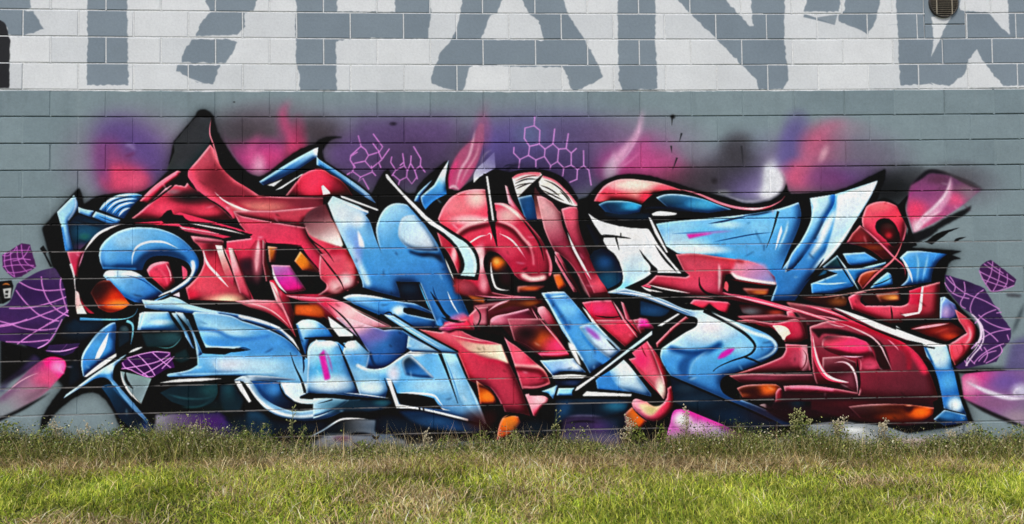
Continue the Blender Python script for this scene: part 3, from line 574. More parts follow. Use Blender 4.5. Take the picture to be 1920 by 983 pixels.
    e(270, 220, 60, 40, '#e8f2f4', .95); e(320, 350, 110, 70, '#4a92d4', .9); e(440, 590, 120, 60, '#d0e8f4', .9); g("330 400 440 440 560 415 700 330 790 280", 24, 9, '#d8eef8'); g("430 450 560 450 640 400", 30, 16, '#8cc8f0')
    e(640, 470, 50, 70, '#d0d4e8', .9); e(830, 290, 70, 26, w, .95); e(960, 580, 180, 60, '#9ed2f2', .8)
    f("730 420! 725 350 770 315 800 315! 860 370 930 440 1000 510! 850 500 750 480!", (790, 320, '#0e2c44', 880, 500, '#4a94d6', '#26649e'), soft=5); g("805 315 900 400 1010 510", 30, 12, '#e8f0f6', .9); e(930, 340, 60, 60, '#d8dce8', .8, 30)
    f("1190 300! 1280 510 1380 700 1460 915! 1280 760 1190 620 1070 300!", '#8cc8f0', .6, soft=10); e(1150, 330, 60, 60, '#9ed4f4', .8); g("1200 330 1300 540 1450 900", 10, 4, '#d0e8f4')
    s("1050 290 1120 470 1210 735", 30, k, 1); s("1085 310 1160 500 1230 720", 8, '#4a90d0')
    s("565 510 620 660 640 700", 24, k, -1); s("610 520 650 620 680 650", 20, k, 2); s("160 210 250 420 345 660", 20, k, 2)
    f("670 645! 850 655 1000 690! 1060 765 1140 795! 900 770 710 755! 690 700!", k); s("690 640 850 645 1000 665 1050 720 1080 760", 18, '#e4eef2'); f("1050 765! 1100 785! 1150 798! 1080 790!", '#dbe8ee')
    f("580 510! 622 520! 690 740! 860 770! 1040 805 1300 870! 1300 890! 1100 840 850 785 670 775!", '#e2ebee'); s("628 535 660 620 700 740", 12, k)
    s("870 765 880 800", 16, k, 0); s("905 770 912 800", 14, k, 0)
    f("250 700! 600 700! 650 720! 560 780! 420 800! 200 800 100 830!", '#16364e', .9, soft=16); e(540, 720, 80, 40, '#2a6070', .9); e(480, 810, 110, 50, '#1d3f60', .9); e(330, 730, 80, 40, '#1d4258', .7)
    f("680 800! 900 800 1200 870 1440 930! 1400 990! 1000 960 800 890!", '#173c62', .95, soft=16); e(1000, 890, 160, 40, '#2a5a88', .8); e(1200, 930, 120, 30, '#1d4a78', .8)
    f("20 980! 170 885! 270 868! 490 880! 480 970! 500 1000! 640 1010! 640 1130! -180 1140! -60 1060!", (150, 940, '#1a1c1e', 440, 960, '#8a8c90'), soft=5); s("-120 1040 20 972 170 880 260 866 420 872", 16, '#dfe3e2', 2)
    f("60 1000! 620 1010! 760 1060! 740 1140! -160 1140!", '#777b82', soft=16); s("240 1010 330 1000 470 1010", 24, '#1a1a1e', soft=4); e(190, 1040, 70, 30, '#6a4a58', .8); s("280 1070 320 1100 420 1100", 18, '#3a2c38', soft=5); s("460 1010 490 1040 520 1010", 22, '#141418')
    s("210 640 400 660 620 690", 8, '#e4f2f8'); f("-60 690! 60 686! 255 704! 150 775 40 830 -60 868!", '#c4e4f5', keep=False)
    f("0 690! 120 690 250 705! 140 780 20 830 -60 850! -60 720!", '#9ed2f0'); s("-20 735 40 720 110 700", 12, k, -1)
    # blue letter A in the middle
    fr(600, 400)
    f("68 -86! 110 -150! 340 -60! 430 -5! 400 20! 440 80 480 200 545 365! 510 260 492 150 510 60 560 -30 620 -75 690 -87 770 -70 850 -10! 940 130 1030 270 1085 390! 1150 560 1240 740 1345 985! 1030 985! 985 880 930 740 875 605! 665 600! 715 745! 600 715 500 690 375 650! 365 590 240 310 150 130!", (500, 0, '#7cbdec', 700, 600, '#3f88cc', '#4e9ada'))
    e(180, 0, 150, 130, '#dcecf4', .95); g("150 90 300 360 420 620", 50, 24, '#a8d2f0'); e(270, 200, 60, 90, '#7aa8e4', .8); e(330, 330, 40, 140, '#8a90d8', .55); e(330, 50, 60, 60, '#d8e6f0', .9)
    f("330 150! 375 240 388 300! 345 290!", '#e6eaf4', soft=4); g("440 130 480 280 520 340 620 420", 60, 30, '#2f78c0', .9); g("430 380 470 520 600 690 700 740", 50, 24, '#2a6cb4', .9); g("380 300 440 460 500 600 620 712", 14, 6, '#bfe0f4')
    e(450, 620, 70, 60, '#dcecf4', .95); g("380 640 500 680 700 735", 12, 5, '#e8f2f6')
    e(640, 60, 150, 130, '#b0daf4', .95); g("505 200 520 80 600 -40 690 -80", 16, 8, '#d8eef8')
    f("690 200! 695 120 730 40 830 20! 920 120 1000 240 1042 332! 850 326 760 290 710 240!", (720, 120, '#9ed0f2', 960, 310, '#e8f0f6', '#c0dcf0'), soft=5)
    f("770 318! 860 345 960 345 1060 360! 1090 440! 1000 400 880 380 790 350!", '#0f3052', .95, soft=16); e(700, 300, 60, 60, '#3a80c0', .6); e(760, 450, 130, 60, '#4a96dc', .8); e(960, 440, 60, 50, '#8cc8ee', .9); e(1070, 490, 50, 30, '#e8f4fa', .95); e(850, 575, 60, 24, '#e0f0f8', .9)
    e(1050, 640, 90, 120, '#5aa6e4', .8); g("1090 400 1180 590 1330 960", 14, 6, '#2a6098'); s("1095 395 1130 480 1180 600", 12, '#d0e6f4'); s("970 690 1040 800 1110 900 1240 965", 26, k, 2); s("1118 685 1160 790 1218 885", 12, '#e6f2f8'); s("990 640 1010 720 1060 800", 10, '#1a4a80')
    f("1130 985! 1140 900! 1250 870! 1300 900! 1350 990! 1090 990!", (1150, 880, '#6a78c0', 1200, 960, '#d4566c'), .9, soft=14)
    f("680 612! 866 608! 965 850! 830 795! 705 750!", '#0d1b2e'); e(780, 660, 80, 40, '#16304a', .9); s("866 608 915 730 975 870", 12, '#4a9ada')
    f("200 742! 270 715 420 720 560 745! 700 775 880 805 980 865! 985 885! 740 830 735 870 860 905 1005 935! 1030 1005! 750 1010! 590 890! 545 905! 300 800!", (250, 740, '#7ab8e4', 900, 960, '#3a80c4', '#3f88cc'))
    e(690, 850, 60, 45, '#c8e6f4', .95); g("205 748 290 722 440 728 540 745", 18, 7, '#e4f0f6'); e(560, 790, 110, 40, '#4a98dc', .8); g("330 810 540 890", 20, 10, '#26609c')
    f("738 838! 800 832 960 880! 1000 930! 860 900 760 885!", k); f("890 785! 960 850! 985 865! 870 810 800 780!", k); s("545 910 610 870 640 920", 12, '#0e2440'); s("560 900 680 970 760 1020", 14, k, 0); s("880 820 985 870", 9, '#d4e8f4')
    fr(600, 200)
    f("1130 470! 1112 560 1100 640 1112 770! 1000 830 925 905! 895 850 882 790! 1000 690! 1060 580!", (1110, 500, '#d8e4ee', 950, 860, '#2a70b4', '#62aae0')); e(1090, 570, 40, 90, '#eef2f4', .9); g("920 890 1000 820 1110 770", 40, 20, '#3f94e0'); s("890 780 960 690 1040 610", 9, k)
    f("825 830! 860 760 985 645! 890 780 872 842!", b3)
    f("1130 720! 1130 620 1200 430 1350 280! 1400 150 1440 160! 1440 300! 1400 450! 1330 600 1225 735!", (1340, 100, '#a06080', 1180, 700, '#d84a7c', '#b45078'), .9, soft=10)
    s("1185 725 1235 560 1310 430 1360 200", 22, '#e8bccc', a=.9, soft=5); s("1230 690 1290 560 1370 430 1400 300", 16, '#e0a0b4', a=.9, soft=6); s("1140 690 1150 600 1220 460", 40, '#d83a78', a=.9, soft=12); s("1130 725 1170 700 1220 735", 20, '#f0d4dc', soft=5)
    f("1348 672! 1360 570 1450 480! 1530 400! 1540 540! 1400 620!", (1360, 660, '#e4e8ee', 1500, 450, '#7a70a8')); 
    f("112 803! 165 830! 425 918! 420 936! 300 890!", w); f("172 778! 190 782! 512 903! 507 917! 190 802!", w)
    # pink hex mesh, left cluster
    for t in ("335 255 360 350 270 430 265 470 300 530 285 570 235 600", "360 350 400 380 425 430 395 480 300 500", "425 430 520 400 550 355 465 240", "520 400 460 320", "395 480 450 545 540 470 610 370", "510 390 540 460", "515 490 535 540", "285 570 355 620 460 575 450 520", "355 620 335 660 375 630 430 730", "460 575 490 610", "290 500 310 540", "630 440 620 490 665 560 630 610", "665 560 740 520 725 410", "740 520 765 560 760 620 700 650 640 600", "700 650 680 710", "800 430 795 500 830 560 855 640", "795 500 765 570", "760 620 805 680 850 620 830 560 880 520 885 460 820 350", "880 520 925 580", "735 490 700 520", "265 440 330 400"):
        s(' '.join(v+'!' if i % 2 else v for i, v in enumerate(t.split())), 11, '#d884d8', 0)
def hook():
    fr(600, 400)
    s("580 -340 690 -215 840 -55 960 68 1120 178 1240 275 1310 370 1322 470 1296 560", 150, k, 0) if 0 else None
    f("560 -360! 600 -355! 700 -230 850 -80 970 30 1175 165 1312 255 1385 360 1402 480 1384 590! 1200 575! 1215 545! 1245 470 1225 390 1170 290 1060 190 940 115 815 -20 660 -190 560 -310!", k, soft=3)
    # white hook
    f("575 -345! 592 -340! 690 -220 840 -70 960 45 1160 185 1290 272 1356 365 1376 470 1358 557! 1232 545! 1268 470 1250 380 1195 280 1080 170 960 95 830 -35 680 -200 580 -310!", (640, -200, '#f0ece6', 1300, 400, '#a4d2ee', '#cfe4ee'), rough=.2)
    g("1300 300 1350 400 1360 540", 16, 6, '#d0e8f6'); s("1240 548 1360 560", 8, w)
def mid_right():
    fr(900, 200)
    for t in ("480 90 475 170 395 190 388 280 435 350 425 430 350 465 295 410 298 360", "475 170 525 210 520 330 570 375 565 440 490 470 425 430", "435 350 520 330", "570 375 640 330 690 375 680 485 620 520 565 440", "640 330 655 200", "690 375 755 370 800 410 800 515 735 540 680 485", "755 370 775 240", "800 410 845 370", "800 515 855 555 850 640 790 665", "855 555 910 520 908 390", "910 520 955 560 975 690", "735 540 725 610", "350 465 340 540", "490 470 490 530", "620 520 615 545"):
        s(' '.join(v+'!' if i % 2 else v for i, v in enumerate(t.split())), 12, '#d890dc', 0)
    s("200 540 240 515 290 515", 10, '#1a1a30')
    f("280 628! 330 595 430 578 530 580! 545 600! 440 690 330 800! 310 740!", cr); g("290 620 400 585 520 590", 34, 10, '#e0646e'); s("305 680 400 640 500 640", 10, k); s("310 655 420 615 530 610", 8, '#6a1a20'); s("315 725 390 690 450 670", 9, k)
    f("515 660! 550 608! 660 650 770 750 852 852! 855 872! 830 876! 700 835 580 765 520 700!", cr); g("560 610 670 655 780 760 850 850", 36, 10, '#e0606c')
    for t in ("560 645 660 690 760 780 810 860", "525 690 620 730 700 790", "540 730 640 780 740 830", "700 740 760 800 790 850"): s(t, 10, k)
    f("330 800! 450 775! 500 900 530 990! 400 1000!", (360, 800, '#1a3f68', 480, 960, '#1d4a7a')); e(420, 880, 50, 80, '#225a90', .8)
    f("480 700! 520 760 560 800 640 850 690 990! 500 990! 470 800!", (480, 760, '#4a2c30', 640, 960, '#c88a8a')); e(590, 900, 60, 90, '#b84a58', .8); e(655, 950, 40, 50, '#e8c0bc', .9)
    f("715 900! 800 880 850 885! 862 990! 710 990!", (720, 900, '#a83c50', 850, 980, '#c83c54')); e(790, 960, 40, 30, '#e8a0a4', .9)
    f("218 690! 240 705! 285 820 410 990! 370 990! 250 850!", (220, 700, '#f0d0d4', 380, 960, '#d44a64'))
    f("45 615! 60 612! 135 990! 112 990!", '#f2e8de')
    f("95 700! 160 640! 250 620! 280 680! 210 690!", '#0c0c10', .4, keep=False)
    fr(600, 500, 2.8917)
    f("825 190! 1200 170! 1290 310! 1350 490! 1190 492! 1010 380! 850 345!", '#3c141c', soft=4); f("835 215! 1000 190! 1150 200! 1290 320! 850 322!", (850, 220, '#6a2430', 1250, 300, '#4a1420'), soft=4)
    # red spiral letter
    fr(900, 400)
    f("-370 50! -350 0 -320 -60 -240 -150 -120 -200 20 -210 60 -200! 80 -60! 130 -90! 230 -80 335 -10! 440 110 530 220 600 350 635 470 615 560 560 596! 420 605 340 578! 300 540! 230 430 160 355 100 340 45 370 30 450 60 560 100 692! 250 720 480 735! 500 760! 300 770! 100 740 -40 720! -60 690 -240 640! -130 560 -120 420 -180 310 -310 170!", (-300, 0, '#d04a5c', 560, 560, '#b83a50', '#c23c54'))
    e(-160, -60, 170, 110, '#e27c80', .9); e(-30, -130, 80, 70, '#f0c8b8', .9); e(240, 20, 100, 70, '#e4aca4', .95); e(-90, 60, 140, 40, '#e8b8b4', .9)
    g("-230 240 -140 140 -20 90 60 70", 44, 18, '#f0c4bc', .9); g("-240 260 -130 160 0 118 150 95 280 150 380 250 450 350", 46, 14, '#74202f'); g("170 70 290 120 380 220 450 300", 22, 10, '#e89c9c', .9)
    s("-130 290 -60 240 0 205 60 195", 14, '#f0ccca'); s("170 180 270 232 340 310 408 412", 15, '#f2d0ce'); s("60 195 90 180 95 240", 8, '#f0d0d0'); s("180 160 175 210", 8, '#f0d0d0')
    e(370, 440, 170, 110, '#a82642', .9); e(240, 330, 90, 60, '#d04a60', .8); g("380 545 450 578 560 565", 44, 18, '#e8b4ac'); g("590 330 622 450 615 540", 26, 10, '#e0707c'); g("420 250 460 360 470 450", 14, 8, '#e07a84'); s("340 20 430 130 520 270 560 420", 16, '#240a10'); g("250 -60 400 60 540 220", 10, 5, '#e88a90')
    e(10, 420, 36, 120, '#f0c4c2', .9); e(-20, 330, 40, 40, '#f0c8c4', .8); e(30, 620, 40, 80, '#e0969c', .8); e(-100, 400, 40, 110, '#d04a5c', .7)
    f("-240 560! -100 590 0 690! 100 740! -100 735 -220 700!", '#7a2c38', .95, soft=14); e(-150, 640, 90, 50, '#9a4450', .9)
    f("66 -20! 142 -20! 142 60 122 100! 152 305! 132 250 106 120! 75 80!", k); s("108 20 112 70", 10, '#f0e6dc', 0)
    # chip of red beside the hook
    f("-390 -? 0!" if False else "-380 160! -330 180 -260 240 -210 300! -170 420 -170 500 -190 540! -240 420 -300 320 -340 290!", (-340, 200, '#8a2034', -200, 500, '#c04458')); e(-230, 360, 24, 70, '#e8b0ac', .9)
    f("42 380! 70 345 100 336 170 365! 240 440 300 540 330 620! 320 680 250 695! 150 700 110 650 65 520!", '#180a0c'); e(160, 440, 66, 60, '#d87028', 1); e(140, 420, 30, 30, '#e8a050', .8); e(220, 540, 60, 80, '#32121a', .9); s("95 430 100 520 120 610 150 660 258 678", 18, '#f0ece8')
    f("330 645! 480 628! 570 640! 500 682! 330 695!", '#6a3020', soft=8); e(440, 660, 80, 20, '#b05a34', .9); f("640 540! 700 535! 755 640! 690 670!", '#a8501c', soft=8); e(690, 600, 40, 50, '#c8662c', .9)
    f("340 600! 430 625 560 610! 640 540! 650 600! 560 640! 420 640!", '#2a0d10', .8, soft=8)
    s("-40 720 120 738 300 740 500 738", 14, '#c8707c'); s("70 860 160 800 265 762", 16, '#d08c92'); s("-20 820 60 780", 10, '#a04a58'); e(-80, 780, 60, 40, '#6a3020', .0)
    f("-110 720! 40 745! 40 790! -60 770!", '#a0562c', .9, soft=10, keep=False)
    f("270 765! 500 760! 545 780! 420 830! 280 815! 100 860!", '#5a2418', .9, soft=8); e(440, 790, 80, 24, '#8a4a24', .9)
    f("90 1000! 105 920 250 880 425 838! 540 1000!", (120, 980, '#c0707e', 420, 880, '#5e1c30')); e(180, 930, 70, 30, '#c87886', .8); e(350, 940, 120, 50, '#8a2a44', .9); g("100 950 180 900 320 870 420 840", 14, 6, '#d090a0')
    f("505 830! 570 825 690 1000! 560 1000! 510 900!", (520, 840, '#d08a94', 640, 980, '#8a2a3c')); s("450 830 500 920 550 990", 9, '#c87884'); s("470 830 520 900 570 990", 12, k)
    f("-30 830! 70 820! 70 990! -40 990! -100 900!", (0, 830, '#8a3a48', 20, 960, '#c8808a')); 
    # tall red bars
    f("498 -150! 560 -140 625 -95 690 -20! 705 -10! 740 90 800 230 870 390 980 590! 1115 685! 1150 745! 960 742! 880 580 780 430 650 330! 600 230 560 130!", (600, 0, '#c89090', 800, 500, '#b04054', '#8a3448'))
    f("715 -36! 790 -55 850 -50! 862 -10! 872 130 930 300 1010 470 1120 690! 1000 700! 860 400 760 160!", (760, 0, '#c8485c', 1060, 640, '#b83c54', '#7e2c40')); e(800, 30, 40, 80, '#d06070', .8); e(640, 30, 50, 70, '#e8c0bc', .9); e(570, 40, 50, 60, '#a84c54', .8); e(660, 150, 70, 70, '#8a4a5c', .8); e(1030, 620, 90, 90, '#d45a6c', .9)
    e(720, 340, 60, 60, '#c03a54', .9, -30); e(900, 520, 70, 60, '#c8465e', .8); e(960, 480, 30, 110, '#7a2a3c', .7, -25)
    s("715 -20 735 100 775 200 830 320", 26, '#1c070c'); s("768 170 818 300 870 400 975 582", 22, '#f4dfdf'); s("850 350 880 420", 20, '#f4dfdf')
    f("655 335! 690 350! 760 480 850 690! 820 690! 740 560 660 420!", (680, 360, '#a83c50', 840, 680, '#d08c94')); s("640 330 760 540 870 700", 12, k); s("720 430 800 560 900 740", 30, '#3a0f16', soft=10); s("860 530 900 640 955 735", 18, '#e0a0a4', soft=6)
    f("830 540! 870 560! 950 738! 900 738!", '#2a0a0e', .7, soft=6)
    f("895 785! 1000 770 1160 765! 1340 1000! 1040 1000!", (960, 780, '#7a1c30', 1080, 900, '#b02c48')); e(1040, 840, 130, 60, '#e8406c', .95); e(1110, 930, 130, 40, '#a02a40', .8)
    s("1150 745 1210 860 1275 990", 16, k, 0); s("1010 900 1130 915 1240 905", 12, k); s("1160 765 1230 880 1290 990", 14, '#d8848c'); f("1235 775! 1260 790! 1350 1000! 1300 1000!", '#b85466')
    f("1180 760! 1330 750! 1340 800! 1230 775!", k, keep=False)
    # blue inside, left of the white letter
    f("1000 330! 1060 310! 1150 345 1220 450 1250 560 1205 625! 1120 668! 1040 560 960 380!", (1060, 330, '#0e2238', 1150, 620, '#16486a')); e(1090, 430, 70, 60, '#1f5488', .9); e(1130, 580, 80, 60, '#1d5a7a', .9)
    f("980 -60! 1040 0! 1500 0! 1500 60! 1300 60 1100 30!", '#15293c', .9, soft=14); e(1250, -20, 130, 30, '#20507c', .8); e(1200, 70, 110, 14, '#a8acb0', .8)
    f("930 100! 1000 100! 1060 240! 1020 300!", '#0e1a26')
    # white letter
    f("950 3! 1040 60 1180 105 1300 125 1480 138! 1590 310 1768 528! 1560 522! 1498 535! 1430 580 1270 660! 1500 715! 1500 760! 1300 715 1160 700! 1118 692! 1230 640 1255 570 1230 450 1180 360 1120 310 1080 240! 1085 215! 1190 213! 1060 188! 1000 100!", '#e6ebee', rough=.2)
    e(1340, 520, 160, 90, '#a8d8f0', .95); e(1260, 640, 110, 70, '#6abce8', .95); e(1400, 420, 110, 60, '#c4e0f0', .8); e(1300, 200, 180, 40, '#f0eeea', .8); g("1150 330 1240 460 1255 600", 14, 6, '#c8e4f2')
    s("1078 188 1200 206 1325 222", 16, k, 2); s("1192 212 1222 328", 18, k, 1); s("1235 175 1235 205", 10, k, 0); s("1415 140 1480 250", 6, '#3a5a78')
    f("1395 315! 1440 370 1510 450! 1555 490! 1560 520! 1500 530 1495 470 1440 400!", k)
    s("1535 280 1620 400 1710 500 1730 525", 20, k, 2); f("1478 36! 1500 45! 1650 345! 1634 348! 1535 180!", '#eceeec')
    s("1600 520 1700 526", 8, '#9cc4dc')
    f("1270 655! 1430 580 1498 545! 1510 620! 1430 640! 1500 690! 1404 690!", k); f("1415 640! 1460 620 1500 590! 1500 660!", '#c85468'); s("1418 640 1460 670 1510 690", 12, '#f0d8d8')
    # blue bar of the E
    f("540 700! 740 690! 790 742! 1000 990! 1080 1060! 1160 1150! 1250 1226! 1090 1330 970 1415! 900 1300 720 1030! 600 800! 545 715!", (600, 720, '#3f86ca', 1050, 1250, '#62aae2', '#4e9ade')); e(760, 840, 110, 60, '#6cb4ea', .9); s("540 705 640 694 745 694", 9, '#cfe4f2'); s("605 738 680 730 765 725", 12, '#9ccdf0'); g("560 720 700 960 900 1290", 14, 6, '#bcdcf0'); g("590 720 700 880 780 1010", 30, 12, '#1d5290', .8)
    f("895 820! 930 850! 1045 1000! 1120 1080! 1080 1070! 1000 985!", '#f0f2f2'); s("800 740 900 860 1000 990", 14, k)
    fr(900, 600)
    f("870 60! 985 20! 1060 90 1240 270! 1150 345! 1050 270 950 180!", (900, 80, '#5aa4e0', 1150, 300, '#d8e8f2', '#b8d4ee'), soft=5); g("985 0 1080 100 1250 270", 12, 5, '#e8f2f6')
    s("920 60 980 110 1060 180", 44, '#9a5ab8', soft=14, a=.9); s("1060 180 1160 280", 20, '#9a8ad0', soft=8); f("880 90! 960 190 1000 240 1080 310! 990 260 900 150!", '#2f7ac4', .6, soft=10); s("1110 170 1160 220 1210 270", 14, b0)
    f("770 190! 820 220! 860 320 890 410! 850 370 780 240!", '#e8f0f2', soft=4); s("890 360 930 420 965 480", 18, k, 1)
    f("1010 505! 1240 332! 1300 390 1404 520 1500 650! 1500 672! 1330 632! 1030 605!", (1050, 560, '#3f88cc', 1450, 620, '#c8e4f4', '#b0d6ee')); e(1280, 430, 110, 90, '#dcebf4', .95); e(1100, 530, 90, 70, '#3f88d0', .9); f("1030 480! 1120 430 1160 520 1220 590 1320 632! 1100 606 1030 590!", '#3a7fc0', .8, soft=10); g("1150 440 1190 530 1260 600 1340 628", 16, 8, '#f0f6f8'); g("1250 340 1400 510 1500 650", 12, 5, '#f0f4f4')
    f("1085 395! 1150 345! 1080 310 1010 250! 990 330!", '#4a90d4', .8, soft=10)
    f("525 357! 640 352 820 338! 850 380! 930 460! 700 462! 640 492!", (560, 360, '#6fa4dc', 860, 380, '#dce8f4', '#8ab0e0')); s("640 492 580 420 530 360", 10, '#d8e4f0'); s("690 458 840 462 960 480", 18, k, 2)
    f("630 492! 800 478 945 492! 900 512! 640 514!", '#e4ecf0')
    f("540 627! 640 590 688 563! 665 620! 640 692! 600 645!", '#6ab4e4'); e(640, 620, 26, 40, '#a8d8f2', .8); f("672 662! 690 600! 850 598! 820 640! 832 662!", '#5aa4da'); e(740, 630, 60, 20, '#8cc8ee', .8)
    f("900 662! 935 628! 1332 652! 1325 672! 905 668!", '#e2ecf0')
    f("640 530! 960 520! 900 580! 680 585!", '#16283e', soft=8); e(800, 550, 70, 24, '#3a4a70', .9)
    f("660 690! 1330 690! 1280 800! 1100 850! 760 860! 650 940!", '#10283e', .9, soft=18); e(740, 780, 60, 90, '#1d4c74', .9, 20); e(1190, 760, 110, 50, '#27708e', .95); e(1000, 700, 160, 20, '#1d4460', .8)
    f("730 870! 850 838 1100 858 1200 880! 1240 1100! 700 1100!", '#3a2e52', soft=34); s("760 850 900 840 1080 850", 10, '#6a6480', soft=4); s("740 910 900 890 1050 905", 16, '#1a1424', soft=5); e(1080, 940, 90, 50, '#54356f', .8); f("700 1000! 1240 990! 1240 1110! 680 1110!", '#66647a', .7, soft=34)
    # lower reds on the left
    f("240 -10! 560 -10! 780 300! 782 320! 560 337! 400 220 300 180!", (300, 0, '#8a3a48', 680, 300, '#a02c40', '#4a1822')); e(540, 170, 100, 80, '#a84c24', .95); e(680, 230, 110, 80, '#e8446a', 1); e(330, 20, 90, 40, '#a85060', .8); e(400, 120, 90, 60, '#2a1014', .95); g("520 300 660 300 775 290", 20, 8, '#f06a88'); s("520 -10 640 130 775 300", 14, '#c87078', 2); s("545 -10 620 80", 8, '#e0a0a0')
    f("205 138! 240 180 330 240 480 370 570 450 617 562! 500 602 370 608! 330 480! 260 270!", (240, 180, '#d04a60', 560, 560, '#c04058')); g("305 405 420 415 540 425 610 545", 30, 12, '#e8beb0'); g("310 430 420 438 530 460 590 540", 44, 16, '#741c2c'); e(340, 320, 60, 60, '#dc6a78', .8); g("380 590 500 590 600 560", 12, 6, '#e89098')
    f("0 60! 190 60! 300 180! 200 150! 160 190 0 110!", '#1a0a0c', .9, keep=False, soft=6)
    f("395 655! 430 648! 440 665 560 668 597 690! 590 720 540 770 490 846! 468 842! 430 740!", (440, 680, '#d8707c', 490, 830, '#d43a58', '#e098a0')); e(520, 700, 60, 30, '#e8b4b4', .8)
    fr(600, 600)
    f("830 75! 1060 110! 1100 92! 1200 68! 1350 150 1498 190! 1590 215! 1660 382! 1720 505! 1770 620! 1842 842! 1790 825! 1620 805! 1500 600 1404 572! 1310 530! 1210 290! 1000 170!", (1100, 120, '#cf4a5c', 1700, 760, '#c8485e', '#b83a50'), rough=.2)
    f("1150 150! 1250 180 1404 210 1590 215! 1655 385! 1560 350 1450 330 1300 270!", (1200, 180, '#d0686c', 1560, 330, '#ecd2b4', '#e0b49a'), soft=6)
    g("1210 300 1404 345 1550 395 1690 470", 70, 24, '#66182a', .95); e(1400, 430, 130, 40, '#8a2a40', .8); e(1580, 660, 100, 120, '#d05a70', .9); e(1590, 700, 60, 80, '#dc8a90', .7); g("1620 780 1740 810 1830 840", 30, 12, '#d4284c'); e(1150, 120, 90, 30, '#e0405c', .9); g("860 80 1000 160 1200 280", 20, 10, '#8a5a90', .7)
    s("1190 65 1320 110 1404 130 1498 165", 18, k); s("1150 135 1300 165 1450 195", 8, '#e8a8a0')
    f("1370 530! 1430 575 1500 620 1544 712! 1540 735! 1404 740! 1390 640!", (1400, 600, '#8a3a14', 1520, 720, '#d8702a')); e(1460, 670, 70, 40, '#e07a2c', .9); g("1400 580 1480 610 1560 700", 16, 6, '#4a1008')
    f("1404 740! 1600 740! 1640 860! 1560 900! 1500 900! 1440 800!", '#140806')
    f("1560 975! 1600 865 1660 835 1740 850! 1760 900! 1690 1010! 1550 1060!", '#b85018'); e(1660, 900, 70, 60, '#e8822c', .95); s("1610 860 1700 835 1770 860", 12, k)
    f("1050 -20! 1090 60! 1080 100! 1010 30!", '#4a86c8', .8, keep=False, soft=6); e(1150, 0, .1, .1, k)
    f("1090 20! 1280 0! 1340 -60! 1350 80! 1200 65! 1080 95!", '#d84a62', .9, soft=8); s("1100 -20 1180 10 1280 5", 20, k)
    # red leg right of the blue bar
    fr(900, 600)
    f("1010 0! 1335 0! 1410 120! 1320 230! 1280 242! 1130 110!", (1050, 20, '#b03048', 1300, 200, '#c84458')); e(1230, 60, 100, 60, '#d0405c', .9); s("1240 -20 1330 90 1390 170", 10, '#d88890'); s("1265 -20 1350 80 1400 140", 14, k); f("1340 0! 1400 -10! 1450 100! 1410 120!", '#8a2a40')
    f("1310 262! 1440 168! 1500 230! 1600 380 1640 520 1640 700! 1560 640 1404 470 1320 350! 1370 335!", r4); e(1400, 260, 100, 70, '#e4426c', .9)
    f("1250 310! 1320 300! 1370 330! 1310 345! 1250 320!", k)
    fr(1200, 600)
    f("-95 260! 50 163! 100 250 160 400 207 520 226 640 207 698! 100 560 -70 380! -100 345! -40 330!", (0, 230, '#de4a66', 190, 660, '#e8b8ac', '#dc5a70')); e(180, 600, 40, 90, '#f0d8c4', .95); e(10, 350, 60, 70, '#e8386a', .9); s("10 220 30 280 60 330", 9, '#8a1a30'); g("60 180 130 310 215 560", 14, 6, '#f0a8ac'); s("-60 180 -20 240", 8, '#8a1a30')
    f("-75 730! -40 692 0 702 60 722! 130 762 190 742 235 680 240 600! 272 578! 290 680 282 770 220 850 140 888 60 872 0 832 -60 775!", (-40, 720, '#e8909a', 260, 640, '#c8344e', '#e0566c'), rough=.3); f("-20 740! 60 730! 140 760 200 730! 150 800 90 840 20 800!", '#d4c090', .9, soft=16); e(100, 790, 50, 40, '#a89a60', .6)
    f("-140 830! -70 765! -20 830 60 890! 0 960! -110 1000!", (-110, 840, '#b84a14', -20, 900, '#e0641c')); e(-60, 850, 50, 60, '#f07a24', .8); e(-60, 960, 60, 30, '#4a1408', .8)
    fr(900, 600)
    s("845 640 1000 490 1150 390 1300 265 1510 105", 78, k, 0)
    f("830 625! 850 590! 1000 490! 1290 262! 1510 95! 1510 130! 1310 275! 1010 505! 860 615!", (900, 580, '#e0e6ee', 1400, 180, '#a8bcd8', '#9ab4d4')); s("860 640 1010 520 1150 410 1260 340", 18, k)
    s("845 615 1000 500 1240 320", 6, '#f0f4f6')
